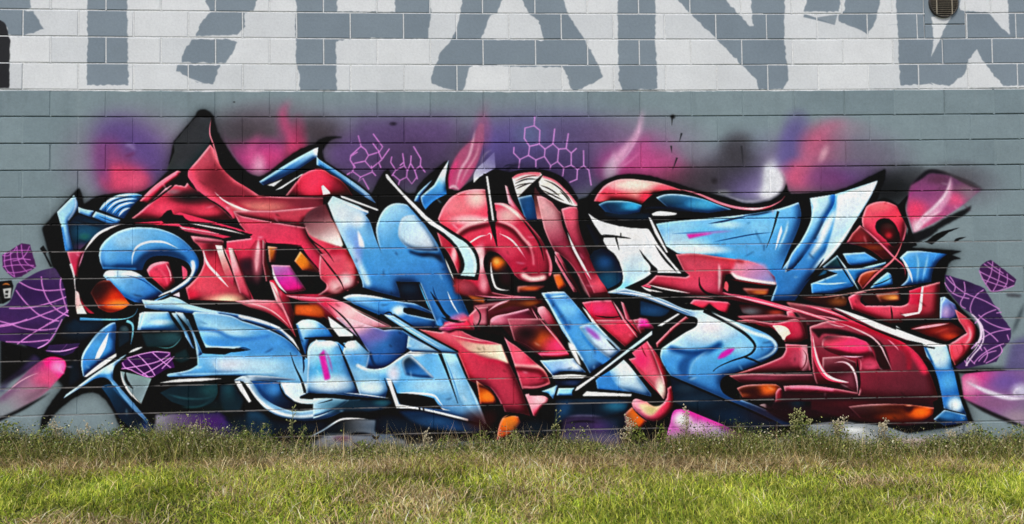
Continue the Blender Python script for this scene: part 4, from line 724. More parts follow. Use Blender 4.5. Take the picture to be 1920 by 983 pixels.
def right_part():
    fr(900, 200)
    f("1000 832! 1030 770 1100 690 1200 645 1300 635 1404 645 1550 665 1700 710 1770 738! 1620 735 1520 770 1425 852! 1300 825 1180 818 1060 837!", (1050, 820, '#c23c50', 1350, 660, '#e8a898', '#e26672')); e(1330, 690, 160, 40, '#f2d8c4', .95); e(1450, 790, 60, 50, '#d84458', .9); e(1620, 710, 110, 30, '#e85a6a', .9); e(1060, 810, 60, 40, '#e06a74', .8); s("1185 640 1175 760", 8, '#8a3040')
    f("1040 860! 1120 830 1300 835 1420 868! 1400 925! 1250 945 1100 925!", (1100, 850, '#10304c', 1380, 880, '#2f88b8')); e(1330, 870, 70, 30, '#3f9cc8', .9); e(1110, 890, 80, 40, '#16406a', .9)
    fr(1200, 200)
    f("140 800! 220 772 330 770 440 785! 560 815 700 868 800 905! 600 935! 350 915! 240 885!", (180, 800, '#14364e', 600, 870, '#3a8cb8', '#1d5a84')); e(540, 850, 110, 36, '#4a9cc4', .9); s("445 780 450 920", 8, '#0a1a28')
    s("0 900 200 890 500 940", 26, '#10253a', soft=10)
    f("103 942! 160 920 250 925 325 937! 310 952 200 960 110 958!", '#b9c0c2')
    s("330 725 500 765 700 848 850 888 1000 900 1120 884 1230 832 1272 785", 22, '#d8707c'); s("900 893 1010 900 1130 875", 10, '#f0b8bc')
    fr(1200, 400)     # blue E
    f("140 95! 300 72 600 45 900 15 1190 -32 1390 -95! 1412 0 1402 90 1362 200 1300 340 1240 495! 1330 370 1420 230 1500 60 1490 -130! 1710 -165! 2085 -285! 2030 -160 1920 20 1770 230 1600 440 1480 590 1360 765! 1150 770! 1195 625! 1000 610! 700 420! 330 352! 230 290!", (700, 40, '#62aee6', 900, 700, '#3f8cd2', '#58a4e0'))
    e(350, 290, 230, 80, '#c0e0f2', .95); e(520, 320, 200, 36, '#e8f2f4', .9); e(300, 120, 160, 50, '#84c4ee', .9); e(760, 100, 120, 30, '#a8daf4', .8); e(1050, 120, 130, 60, '#74baea', .8); e(300, 200, 120, 40, '#a0d0f0', .8)
    s("600 92 740 70 860 42 960 20", 16, '#1d4c7c', soft=3); s("640 255 860 210 1000 185 1160 170", 10, '#2a5f98', soft=2); s("280 180 500 170 700 155", 8, '#4a80c0', soft=3); s("900 20 1050 5 1200 -30", 16, '#0e2540', soft=4)
    f("405 185! 600 175 640 180! 520 205 430 225!", '#c844a0', .9, soft=8); s("440 180 600 172 820 155", 10, '#b868b8', soft=4, a=.8)
    e(760, 330, 120, 60, '#d898b4', .9); e(900, 400, 130, 60, '#a894cc', .9); e(1030, 540, 120, 90, '#9a9ad0', .8); e(1080, 480, 40, 16, '#d8e4f0', .9); s("935 260 940 440", 7, '#6a6a98')
    s("1212 -15 1160 170 1108 305", 20, k, 1); f("1185 330! 1210 200 1240 108! 1248 160! 1210 270!", '#e0eef6'); s("1300 60 1280 160 1210 320", 14, '#a8d8f4', soft=4); e(1330, 60, 60, 80, '#78c0f0', .9); g("1380 -80 1390 80 1300 320", 24, 12, '#2a70bc', .8); e(1310, -10, 40, 60, '#d8ecf4', .6)
    fr(1450, 400)
    f("320 -130! 540 -165! 530 -80 470 30 350 260 180 480 100 520! 150 370 250 230 330 60 350 -60!", (330, -60, '#9cd0f2', 200, 400, '#4a98de', '#62acE6'.lower()), soft=3); g("525 -160 535 -70 460 60", 60, 24, '#2a72c0'); e(360, -80, 30, 50, '#d4ecf6', .8)
    f("562 -155! 915 -282! 860 -160 750 20 600 235 440 430! 470 300 520 140 550 0!", (600, -120, '#e0ebf2', 680, 140, '#a4d4f2', '#d0e4f0'), soft=4)
    s("560 -40 480 90 400 250 300 400", 60, '#dceaf2', soft=22); s("620 170 470 350 330 520", 30, '#bfe0f4', soft=12); s("760 10 600 230 430 440 340 550", 12, '#eef4f6'); s("700 100 560 290 420 460", 30, '#d0e8f4', soft=10); s("420 180 300 350 240 470", 40, '#3a84cc', soft=20, a=.9); e(180, 640, 110, 90, '#3f8cd4', .8)
    s("440 400 360 520 280 600", 16, '#0a1a28')
    s("10 610 -10 700", 14, k)
    # red part of the E
    fr(1200, 400)
    f("312 362! 480 355 700 385 950 420! 1080 470 1180 560! 1195 625! 1000 607 880 600 800 530! 750 540! 722 690! 900 740 1200 810! 1000 800! 700 738! 430 712! 200 658 50 632! 140 545! 400 562! 432 545! 380 500!", (480, 380, '#a83a4c', 560, 680, '#d4506a', '#c8485c'))
    f("850 400! 1100 450! 1195 600! 1195 628! 1000 607 880 600 800 530!", (880, 480, '#d08898', 1180, 600, '#7a9ad4', '#b090c0'), .85, soft=14); g("330 375 480 370 700 395 900 425", 24, 12, '#7a2838', .9)
    e(745, 495, 50, 40, '#f6ead8', 1); g("725 690 712 580 745 510 850 562 1000 597 1185 622", 30, 10, '#f2dcd2'); e(640, 560, 60, 90, '#e06070', .8); e(300, 600, 130, 50, '#7e2838', .95); e(410, 440, 70, 40, '#8a2a3a', .8); g("150 560 90 610 160 640", 20, 8, '#e0707c'); e(150, 630, 40, 30, '#f0a8a8', .8)
    s("60 625 200 662 440 702", 14, '#f0ccc8'); s("520 560 532 650 600 708 730 722", 20, k, 2); s("480 300 483 480", 7, '#7a2030'); s("690 440 700 560 690 690", 26, '#f0c8c4', soft=10, a=.7)
    f("760 645! 770 540! 815 575! 1190 640! 1200 625! 1160 725! 980 728! 780 702!", '#20090a'); f("735 660! 760 600 770 690!", '#c05058'); f("900 660! 1130 668! 1110 720! 960 715!", '#7a3420', soft=6); e(1060, 695, 70, 20, '#b06a3c', .9); s("790 580 980 610 1180 640", 12, '#8a3038', soft=2)
    s("6 640 80 672 200 695", 12, '#f0dcd8'); s("380 740 520 738 680 752", 8, '#a0686c')
    f("438 792! 470 757! 620 768 770 780! 792 800! 762 882! 700 860! 612 800! 565 842!", r3); e(520, 790, 60, 30, '#dc4a60', .8); e(700, 820, 50, 40, '#d04058', .8); s("610 790 570 840", 18, k)
    f("860 800! 1000 800 1240 850 1290 870! 1240 910! 1000 900 900 880!", '#3a1418', soft=5); e(960, 860, 90, 34, '#6a6a70', .8); e(1190, 870, 70, 24, '#a04034', .9)
    f("860 905! 1000 900 1200 920 1290 935! 1330 1010! 1000 1000!", '#b03048'); e(1000, 925, 80, 16, '#d04a60', .8)
    s("740 705 900 735 1100 785 1280 835 1420 872 1560 925", 40, '#c84a60', 2); s("760 712 900 745 1100 790 1300 842 1500 900", 12, '#e8949c')
    f("1285 862! 1340 865 1380 930 1430 1000! 1310 1000!", '#d4485e'); s("1290 870 1330 960 1350 1010", 10, '#e88a94')
    # right red letter and scraps above it
    s("395 795 420 790", 14, '#d8d4c0')
    f("150 990! 330 880! 352 885! 190 990!", '#c8d0d8'); f("-10 920! 60 930! 120 1010! -20 1010!", '#d8388c', soft=6); f("280 1000! 400 905! 425 925! 310 1010! 150 1180! 140 1140!", '#b03a48')
    f("0 765! 100 790 270 850! 200 905 60 905 0 895!", '#1a3c5c', soft=10); e(100, 850, 100, 40, '#22507c', .9)
def red_grounds():
    fr(1200, 500, 2.6667)
    f("730 178! 980 212! 1250 305! 1420 388! 1455 480! 1300 425! 1100 335! 840 292!", '#5e1826', soft=3); f("440 545! 860 565! 1490 650! 1492 700! 1480 780! 1330 800! 1100 780! 880 720! 700 700!", '#35111a', soft=4)
    s("830 200 980 240 1120 300 1260 360 1380 450", 14, '#c04058'); s("860 240 1000 270 1120 320 1220 380", 9, '#d07a84'); s("800 190 960 225 1100 280 1300 370", 5, '#e0a0a4')
    f("480 250! 700 240! 830 260! 840 360! 720 360! 680 300! 600 280!", '#6a1c2a', soft=4)
def blue_s():
    fr(1200, 600)
    f("265 505! 450 580 740 700 1000 812 1262 932! 1000 945 760 932! 560 862 420 792! 300 720!", '#0f2236'); e(500, 700, 160, 60, '#1f3c54', .8); e(800, 850, 180, 60, '#142f4c', .9); e(400, 600, 90, 40, '#2a4458', .7)
    f("-285 -238! -140 -275! 0 -236 200 -180 400 -95 590 -85! 700 -50 870 15 1010 65 1150 140 1212 230 1190 300 1060 380 840 468! 760 490 715 530 705 570 720 620 850 690! 1000 745 1200 830 1350 895! 1340 915 1270 932! 1150 870 900 755 740 690 450 565 272 492! 210 400 178 320 190 250! 300 175 400 110 490 60 508 10! 490 -20 400 -45 250 -110 0 -205!", (500, 0, '#a8d2f0', 700, 650, '#3a86cc', '#5aa4e0'))
    e(600, 70, 210, 110, '#dde8f0', .95); e(620, 60, 90, 40, '#eedfe8', .6); e(300, 220, 90, 60, '#a0d2f0', .9); e(300, 360, 100, 90, '#3f8ad0', .8); e(860, 230, 130, 70, '#8cc8ee', .8); g("270 250 430 290 580 275 700 215", 50, 22, '#17508e'); f("620 265! 500 325 440 390 425 520! 350 500! 330 400 400 310 520 285!", '#1a5494', .8, soft=20)
    g("715 230 570 300 485 375 455 450 460 530", 36, 10, '#d0eaf8'); e(560, 400, 90, 60, '#78bcec', .7); s("680 342 760 290 832 250", 50, '#b43aa8', soft=9, a=.95); e(740, 320, 90, 40, '#c04ab0', .4, -30)
    s("-260 -245 0 -218 250 -130 450 -50", 14, '#dff0f6'); s("200 250 320 180 430 110 510 40", 16, '#c4e4f4', soft=4)
    e(1130, 230, 80, 100, '#e2eef4', .95); e(1010, 130, 90, 50, '#d4e8f2', .9, 30); e(900, 40, 110, 40, '#c0def0', .8, 25); e(900, 380, 120, 40, '#d8eaf2', .9, -25); e(760, 450, 90, 40, '#8cc8ee', .8); e(620, 570, 120, 50, '#4a9ae2', .9); g("280 495 500 590 760 690 900 760", 14, 6, '#5aa4e4'); g("720 500 700 570 740 650 860 700", 14, 6, '#2a6cb8')
    g("850 700 1000 760 1200 850 1340 900", 30, 12, '#3f88d4'); g("740 690 900 760 1150 870 1270 930", 12, 5, '#1d4a84')
    s("560 -85 690 -20 800 40 930 130 1000 205 1008 250 960 305 800 362 690 412 640 452", 42, k, 1); s("920 328 1000 355 1065 388", 16, k, 0)
    s("560 -100 700 -30 900 70 1050 140", 10, '#e4f0f6'); f("590 -95! 620 -95! 800 -10 950 60! 860 20! 700 -40!", '#dbeaf4')
    # black contour round the S
    s("600 -95 870 5 1010 55 1160 130 1232 228 1200 312 1066 396 850 480 745 520 722 570 750 632 870 692", 40, k, 0)
    s("275 500 450 578 740 702 900 768 1150 885", 14, k, 0)
    f("265 900! 295 800 350 783 425 795! 740 925! 900 1010! 930 1110! 200 1110!", (330, 800, '#b0408c', 420, 1060, '#c8a8cc', '#c070ac')); e(370, 870, 70, 60, '#f2eef0', 1); e(470, 940, 90, 40, '#e4cce0', .8); g("400 800 600 870 900 1020", 50, 22, '#b83c8c'); s("350 870 420 860", 10, '#3a2a34'); f("280 1010! 800 1010! 800 1110! 240 1110!", '#d8c4d8', .6, soft=20, clip=True)
    fr(960, 740, 4); f("1180 350! 1700 350! 1700 400! 1180 400!", '#c8a4c4', .5, soft=20)
def right_letters():
    fr(1450, 600)
    f("-330 10! -200 0 0 30 140 0! 220 0 262 60 288 162! 230 192 100 192! 60 130 -40 50!", r3); f("-10 50! 60 48 120 70 152 120! 110 150 90 180 70 150!", '#e2c4b4', rough=.3); e(80, 90, 60, 30, '#f0dcc8', .8); g("150 0 180 80 200 180", 60, 24, '#d43c5a', .9); e(-180, 20, 120, 24, '#c8344c', .9); g("100 190 230 185 285 165", 20, 8, '#6a1424')
    f("105 212! 300 222! 302 300 330 445! 100 452! -200 470! -340 475! 60 330 108 262!", (150, 240, '#b83850', 150, 450, '#8a3446')); e(270, 320, 40, 100, '#e8b0b4', .95); e(210, 320, 60, 70, '#b85064', .8); s("255 260 290 320 260 420 180 452", 8, '#6a1a2a', soft=2); g("320 300 320 440", 12, 5, '#d08890')
    f("-390 490! -200 472 0 478 340 476! 390 560! 100 548 -300 545!", '#5e2030'); e(-100, 510, 200, 20, '#8a3c4c', .8)
    f("90 582! 300 575 520 600 740 640! 740 660! 400 640 100 625!", '#8a3044'); g("150 590 330 595 520 612", 20, 8, '#d8748a')
    fr(1200, 600)
    f("850 600! 920 575 1060 565 1190 565! 1240 610 1205 665 1000 695! 900 680!", '#5a2010'); e(1120, 615, 80, 50, '#d8682c', .95); e(960, 630, 90, 40, '#3a120c', .8); e(900, 660, 60, 20, '#8a4a30', .7)
    f("1190 640! 1230 598 1248 640 1242 740 1210 792! 1150 772! 1190 700!", '#9a2836'); f("1045 748! 1100 738 1150 770! 1142 788!", '#e0d0d0')
    fr(1450, 600)
    f("318 60! 450 18! 640 12 800 60 960 108 1100 178 1220 258 1305 350 1372 470 1422 600 1445 692! 1000 690! 745 662! 742 590 380 560! 345 440 330 200!", (700, 60, '#7e2436', 1100, 680, '#7e3a48', '#8e2c40'), rough=.2)
    g("600 15 850 75 1080 180 1220 290 1330 450", 60, 20, '#cc3654'); g("560 20 800 72 1000 150 1120 230 1180 300 1190 420", 44, 18, '#9a2238', .8)
    f("330 80! 560 80 760 130 900 170 980 250 1030 440! 900 440! 880 260 780 180 450 120 400 160!", '#2c0c14', .85, soft=10); s("560 22 700 72 860 150 940 230 985 320 1040 440", 14, '#d0949a'); s("480 30 600 60 640 50", 10, '#c88890'); s("1000 170 1070 230 1100 270", 12, '#c87080', soft=3)
    f("470 140! 700 150 800 180 870 280! 940 430! 760 440! 740 330 600 320 440 250 430 180!", (600, 170, '#c8344e', 640, 330, '#8a2238', '#e03c66')); e(720, 220, 150, 60, '#e8406c', .95); e(850, 400, 90, 60, '#c8506a', .9); g("430 260 560 280 700 320 840 300", 40, 18, '#5a1426', .9); e(470, 140, 120, 50, '#5a2832', .8); g("500 110 680 120 820 170 860 260", 30, 12, '#a88890', .8); s("540 108 700 140 840 200", 14, k); s("590 316 700 325 790 320", 12, '#d090a0', soft=2)
    f("430 330! 600 320! 720 370! 740 480! 740 640! 660 600! 480 500! 430 420!", (520, 380, '#6a2634', 660, 600, '#8a4454')); e(560, 440, 110, 50, '#4a1824', .9)
    s("345 120 352 220 375 340 420 440 480 505 560 535 660 552", 44, '#c84a60', 2); s("345 140 380 330 430 440 500 510 650 552", 16, '#f2d0cc'); s("480 480 540 520 660 548", 14, '#f6e6e2'); s("535 378 620 372 690 420 730 530 738 640", 18, '#dc98a0'); s("640 372 690 420 715 480", 14, '#f0c4c4', soft=3); s("735 345 742 440 752 560 745 650", 26, '#24080e')
    e(1072, 340, 44, 90, '#f2ccba', 1, -8); e(1110, 400, 40, 80, '#e8a8a0', .8, -15); e(1290, 520, 60, 110, '#f0d8c0', .95, -12); e(1200, 400, 90, 90, '#cc4660', .9); e(950, 570, 180, 90, '#805060', .8); e(1100, 620, 200, 50, '#7a3a48', .8); g("1380 560 1410 640 1420 690", 40, 16, '#b04a70', .8); e(860, 590, 40, 14, '#c08890', .8)
    f("320 715! 800 708 1440 698! 1445 745! 1150 790 700 805 350 785!", '#3a1018'); e(700, 740, 200, 30, '#5a1c26', .8)
    f("660 760! 870 740 1150 742 1412 772! 1392 832 1260 902 1000 912 880 890! 760 860!", (800, 800, '#2a0d0c', 1390, 800, '#d0581a', '#5e2412')); e(1290, 810, 90, 50, '#e0661f', .95); e(1020, 850, 110, 30, '#8a3a16', .8); e(1120, 760, 160, 24, '#4a160e', .8); e(1185, 775, 38, 36, '#4a120c', 1); e(1190, 745, 30, 12, '#d08a70', .9); s("1150 750 1155 900", 8, '#4a1408')
    f("1400 720! 1450 700! 1460 760! 1440 830! 1400 880! 1410 780!", k)
    f("-70 720! 330 715! 330 900! 120 900 -60 800!", '#0e0a10', .9, soft=10); e(200, 720, 60, 60, '#123244', .9)
    # pale patches between paint and grass
    fr(1440, 740, 4)
    f("80 360! 300 230! 500 205 700 220 860 235! 1060 300! 1300 290! 1500 210! 1540 210! 1600 340! 1600 420! 80 420!", '#8e979c', soft=6); f("540 240! 700 240! 780 300! 830 290! 830 370! 560 370!", '#b4babc', soft=10); e(640, 265, 80, 18, '#dfe4e4', 1); f("560 350! 840 350! 840 378! 560 378!", '#d8d4d4', soft=6); f("960 330! 1200 330! 1200 390! 980 390!", '#cdb9b4', soft=10); s("850 240 850 370", 10, '#5a6268')
    f("80 340! 220 330! 180 350! 60 380!", '#dcdedc')
    fr(1450, 400)     # red loop top right
    f("640 260! 690 180! 760 105! 880 215! 1000 330 1055 400! 960 405! 840 320 700 275!", '#641c20'); e(760, 210, 60, 50, '#8a2a30', .9); e(660, 270, 50, 20, '#6a2a50', .8); e(880, 300, 110, 24, '#7a3a20', .8)
    f("795 -10 830 -70 960 -102 1080 -62 1150 30 1168 130 1142 240 1062 388! 960 292 880 210 785 118! 778 50", (820, -40, '#d85060', 1130, 250, '#a83044', '#c83c54'), rough=.2); e(930, -60, 110, 40, '#e0686c', .8); e(1080, 20, 70, 60, '#d84a5c', .8); g("1160 60 1165 140 1140 240", 12, 5, '#e08a94')
    f("895 110 925 58 1000 45 1060 90 1102 170 1112 242! 1085 290 1040 290! 950 200 905 160", '#280a0e', rough=.3); e(1000, 170, 60, 60, '#6a1a20', .9); e(1010, 195, 30, 26, '#b02c38', .8); e(1010, 110, 60, 26, '#4a2a28', .7)
    f("1000 280! 1080 290 1130 250! 1100 340 1060 392!", '#2a0c10', .8, soft=6)
    f("608 355! 800 343! 845 370 915 412! 860 436 690 457 650 432!", '#3f86c8'); e(760, 390, 80, 20, '#5aa4e0', .8)
    f("1108 392! 1170 335! 1300 330 1420 335 1557 340! 1490 400 1430 450 1395 520 1385 602! 1250 622 1118 637! 1180 560 1150 440!", (1120, 400, '#4a96d8', 1480, 420, '#2f7cc6')); e(1250, 440, 90, 60, '#4a9cdc', .8); s("1250 345 1270 440 1260 610", 14, '#86c2ea', soft=4); s("1360 350 1340 450 1310 600", 16, '#7ab8e6', soft=5); s("1440 340 1400 430", 10, '#8cc4ea', soft=3)
    s("1125 385 1155 440 1200 530 1222 608", 22, '#dfeef4'); s("1430 450 1480 400 1560 342", 8, k)
    f("470 500! 600 488! 800 478 985 428! 985 442 830 520 740 560 700 640! 520 702! 338 702! 328 620! 380 600 560 530!", (480, 500, '#3a80b4', 560, 680, '#3f92d8')); e(660, 570, 70, 50, '#3a86c4', .8); s("335 612 480 622 650 608", 14, '#a4d6f2', soft=3); f("330 700! 700 640! 720 620! 640 640! 420 625! 340 620!", '#3a88d0', .6, soft=6); s("780 480 900 455 985 430", 12, '#8cc0dc', 2)
    f("430 472! 560 368! 640 488! 452 482!", (440, 470, '#16303c', 600, 420, '#2a5c66')); f("380 560! 440 500! 480 500! 460 540!", '#2a6080', soft=4); s("340 585 460 545 560 525", 20, k, 2)
    s("560 375 640 490 700 590 752 682", 15, '#9cb4c0'); s("548 380 620 500 700 630", 12, k)
    f("740 602! 780 530 930 495! 820 640 780 662!", (760, 600, '#7a2c20', 900, 510, '#a05034')); f("850 657! 900 600 1000 520! 1032 540 1047 622! 950 648!", (860, 640, '#3a86c8', 1020, 560, '#62aae0'))
    s("760 110 880 208 1060 388 1145 470 1158 560", 15, '#c86070', 2); s("1132 245 1062 395 900 540 770 680", 18, '#c4646a', 2); e(1010, 440, 26, 16, '#f0c8c8', .8); e(890, 195, 26, 26, '#d0405c', .8)
    s("840 640 950 610 1050 560", 8, k)
    f("655 740! 740 690! 820 690! 762 760 802 812! 1030 812! 1180 790 1192 682! 1310 642! 1462 602! 1455 760 1452 912! 1250 942 1030 967! 850 902 690 842!", (700, 760, '#c83c54', 1420, 760, '#b44250', '#cc5062'), rough=.2)
    f("780 700! 1110 668! 1120 765! 1010 800 830 800 780 760!", '#3a120e'); f("900 715! 1095 690! 1100 760! 940 775!", '#7a3c20', soft=8); e(1050, 742, 70, 26, '#c8884a', .9); e(725, 745, 36, 34, '#f2c8c4', .95); e(900, 850, 110, 30, '#dc7880', .8); f("1190 685! 1310 645! 1300 800! 1180 800!", '#b82a48', .8, soft=6); e(1390, 720, 60, 90, '#b0404c', .8); g("1310 900 1400 880 1450 830", 40, 16, '#d47078')
    f("1303 642! 1320 640! 1302 850! 1282 882! 1160 907! 1118 890! 1270 868!", '#f2e4e2'); s("1030 812 1040 880 1045 960", 14, '#3a0a12'); g("700 850 850 900 1030 962 1250 935 1450 905", 20, 8, '#8a2234'); e(1150, 930, 60, 14, '#d86a70', .7)
    f("230 740! 480 720! 660 730! 640 820! 500 830 380 800!", '#3a1812', .9, soft=8); e(570, 775, 80, 36, '#7e4a2a', .9); s("240 730 420 738 700 700 860 672 1100 655 1300 632", 8, '#c08a84', 2)
    f("1465 740! 1500 735! 1505 940! 1460 930!", '#6a7cb4', soft=3)
    s("0 805 120 830 240 862 420 920 620 990", 24, '#c85868', 2); s("0 798 150 832 300 880 560 962", 8, '#e8a0a4'); s("290 810 450 852 640 912 840 990", 30, '#b84456', 2); s("300 812 480 862 640 915", 9, '#d8909a')
    f("535 828! 560 836! 760 900 980 990! 900 990! 720 902!", '#e6eef2')
    fr(1700, 500, 2.977)
    s("-60 345 60 400 140 432 240 440", 60, k, 0)
    f("-60 330! 0 366 100 400 170 428 222 436! 215 446! 120 430 40 402 -60 362!", '#dcebf2'); 
    f("-30 300! 180 292! 260 300! 245 330! 60 330! 0 340!", '#180608', .9, soft=3)
    f("15 345! 70 325 150 312 242 308! 335 366! 220 422! 110 385!", '#4a1014'); e(190, 355, 90, 30, '#9a3028', .9); e(240, 390, 50, 20, '#c0482c', .8); s("25 350 120 335 235 318", 14, '#d8848a'); s("160 370 230 345", 8, '#e0b0a0', soft=3); s("240 308 300 335 338 366", 8, k)
    f("190 205! 210 168! 270 212! 275 285 185 292!", (200, 190, '#5a80c0', 260, 280, '#8a5a90')); e(215, 250, 20, 30, '#c0a0c8', .6)
    f("268 240! 330 280 382 335 388 392 340 482 268 552! 240 480 235 435! 335 370! 290 302!", (280, 260, '#b83a4c', 340, 440, '#e05a6a'), rough=.2); s("300 420 320 460 300 500", 10, '#8a2030', soft=3); s("340 330 355 390 320 440", 12, '#f08a90', soft=4); s("275 440 290 490", 8, '#8a2030')
    f("88 430! 140 424! 222 440! 260 570 300 740 332 825! 290 812 208 792! 180 650 150 560 112 502!", (150, 440, '#b0daf2', 260, 800, '#4a94d8', '#3f86cc')); e(180, 490, 60, 60, '#cfe8f6', .95); f("140 560! 220 580 270 575! 300 720! 210 780! 180 650!", '#2a6cb4', .8, soft=8, clip=True); e(230, 640, 50, 50, '#5aaae6', .8); e(270, 770, 40, 40, '#dceef6', .95); g("95 440 150 560 205 780", 12, 5, '#1d5590')
    f("150 852! 210 800! 330 828! 345 872! 210 888!", (180, 840, '#12304c', 300, 840, '#2a68a4')); e(225, 830, 50, 20, '#3a7cb4', .9)
    f("212 45! 330 80 432 120! 500 230 582 350! 575 412 540 452! 500 532! 430 548! 300 575! 265 562! 340 500 405 430 415 370 390 290 300 220 222 122!", '#382050', rough=.3); e(330, 100, 60, 26, '#221432', .8); e(480, 330, 70, 60, '#301a4a', .8); e(400, 520, 80, 26, '#2a1640', .8)
    for t in ("222 60 260 100 330 150 430 190 520 240", "212 90 260 150 350 180", "240 55 270 110 260 150", "320 85 325 150 300 210 330 235", "430 130 380 170 355 230 360 260", "500 240 430 270 380 320", "530 255 500 260", "400 270 450 310 520 340 580 350", "580 350 480 370 410 410 360 460", "560 380 570 410", "410 340 470 380 510 420", "545 430 470 460 410 500 375 540", "500 470 440 490 400 530", "430 450 450 490 430 535", "520 440 530 480 440 540", "320 520 340 555", "345 510 380 545", "395 430 420 470"): s(t, 6, '#d48ad4', 0)
    s("355 258 405 320 415 385 385 450 340 510 335 555", 14, '#f0d8f0'); s("270 560 340 500 400 430", 10, k)
    f("405 20! 430 -20 470 -36! 520 0 612 72! 600 106! 480 142! 440 106!", '#3a1a48', rough=.3)
    for t in ("410 30 470 60 560 100", "430 -15 500 30 600 85", "440 100 470 40 480 -30", "480 140 510 80 520 10", "540 120 560 90 560 40", "420 70 500 100 560 115", "450 -25 540 40", "405 20 420 60 450 110 480 140 600 105"): s(t, 5.5, '#c880c8', 0)
    f("555 152! 590 150! 642 158! 632 174! 560 168!", '#4a4e55', soft=3)
    s("660 200 620 300 585 380", 18, '#3f4a50', soft=8); f("585 420! 700 380! 700 620! 540 590!", '#585080', .9, soft=24); es(690, 500, 60, 60, '#6a5e8a', .8)
    f("308 620! 330 600 450 582! 660 582! 900 600! 900 960! 655 885! 560 852 420 792 318 735!", (330, 640, '#d83c80', 660, 800, '#7d6a88', '#8a5a98'), soft=4); e(400, 620, 90, 30, '#e0408c', .9); e(350, 660, 50, 50, '#f0b0d0', .8); e(560, 640, 110, 50, '#6a4e98', .9); e(480, 760, 120, 50, '#8a5a80', .8); e(640, 690, 50, 36, '#c8c4dc', 1); e(610, 840, 90, 40, '#a08a98', .8)
    s("330 640 430 690 560 732 680 735", 24, '#e4dcec', soft=5); s("320 740 430 800 560 858 680 905", 22, '#141014', 2, soft=4); s("640 680 600 700 620 730", 8, '#eae6f0', soft=3)
    s("260 575 300 590 330 590 440 578 560 580", 16, k, 2)
    fr(1700, 300, 4.468)   # pink feather, top right
    f("10 335! 40 205 120 150 190 108 280 112 365 132! 400 150 470 180 570 225 630 250! 560 300 480 370 300 490 60 612! 30 520 0 430!", (200, 150, '#6a3a60', 120, 540, '#d04a7c', '#a84a80'), .95, soft=5)
    e(70, 420, 90, 80, '#ea3c66', .95); e(150, 260, 110, 70, '#8a4078', .7); e(270, 160, 90, 40, '#5a3048', .8); e(410, 330, 80, 60, '#e0507c', .9); e(480, 240, 90, 40, '#7a5468', .9); e(530, 290, 70, 60, '#8a7a84', .7); f("60 605! 120 500 230 400 320 310 370 150! 380 220 360 330 280 430 180 520!", '#e8a8c8', .8, soft=14, clip=True)
    s("58 605 120 500 240 390 330 280 372 140", 28, '#f0d4e2', soft=8); s("64 598 180 490 300 420", 26, '#f0c4d8', soft=8); e(80, 560, 40, 60, '#f4dce6', .9)
    f("40 622! 200 560 320 490 450 430 545 385! 500 452 300 562 200 640 40 712!", '#0a0a0c', .95, soft=8, rough=.4); s("30 215 120 145 190 98 280 105 365 128", 34, '#121016', 2, soft=8); s("370 130 470 180 570 225 640 250", 24, '#3a3036', 2, soft=10)
    f("155 690! 250 620 340 590 447 568! 350 612 210 712!", k, rough=.3); f("392 688! 420 658 502 648! 440 672 410 692!", k, rough=.3)
    f("0 735! 200 752 375 765! 462 768! 370 785! 300 830! 345 800 455 828! 400 835 340 870 300 960! 215 985! 240 920 290 840 340 790! 0 750!", k)
def splatter():
    # over-spray specks and drips along the black outlines
    fr(0, 0, 1)
    n = 900; X = RNG.uniform(0, 1920, n*6); Y = RNG.uniform(200, 830, n*6); c = 0
    for x, y in zip(X, Y):
        if c >= n: break
        q = CV[int(y)+PM, int(x)+PM]
        if q.sum() < .35:
            v = RNG.uniform(.12, .3); e(x, y, RNG.uniform(.5, 1.1), RNG.uniform(.4, .9), (v, v*1.03, v*1.06), .8, clip=False, hard=2); c += 1
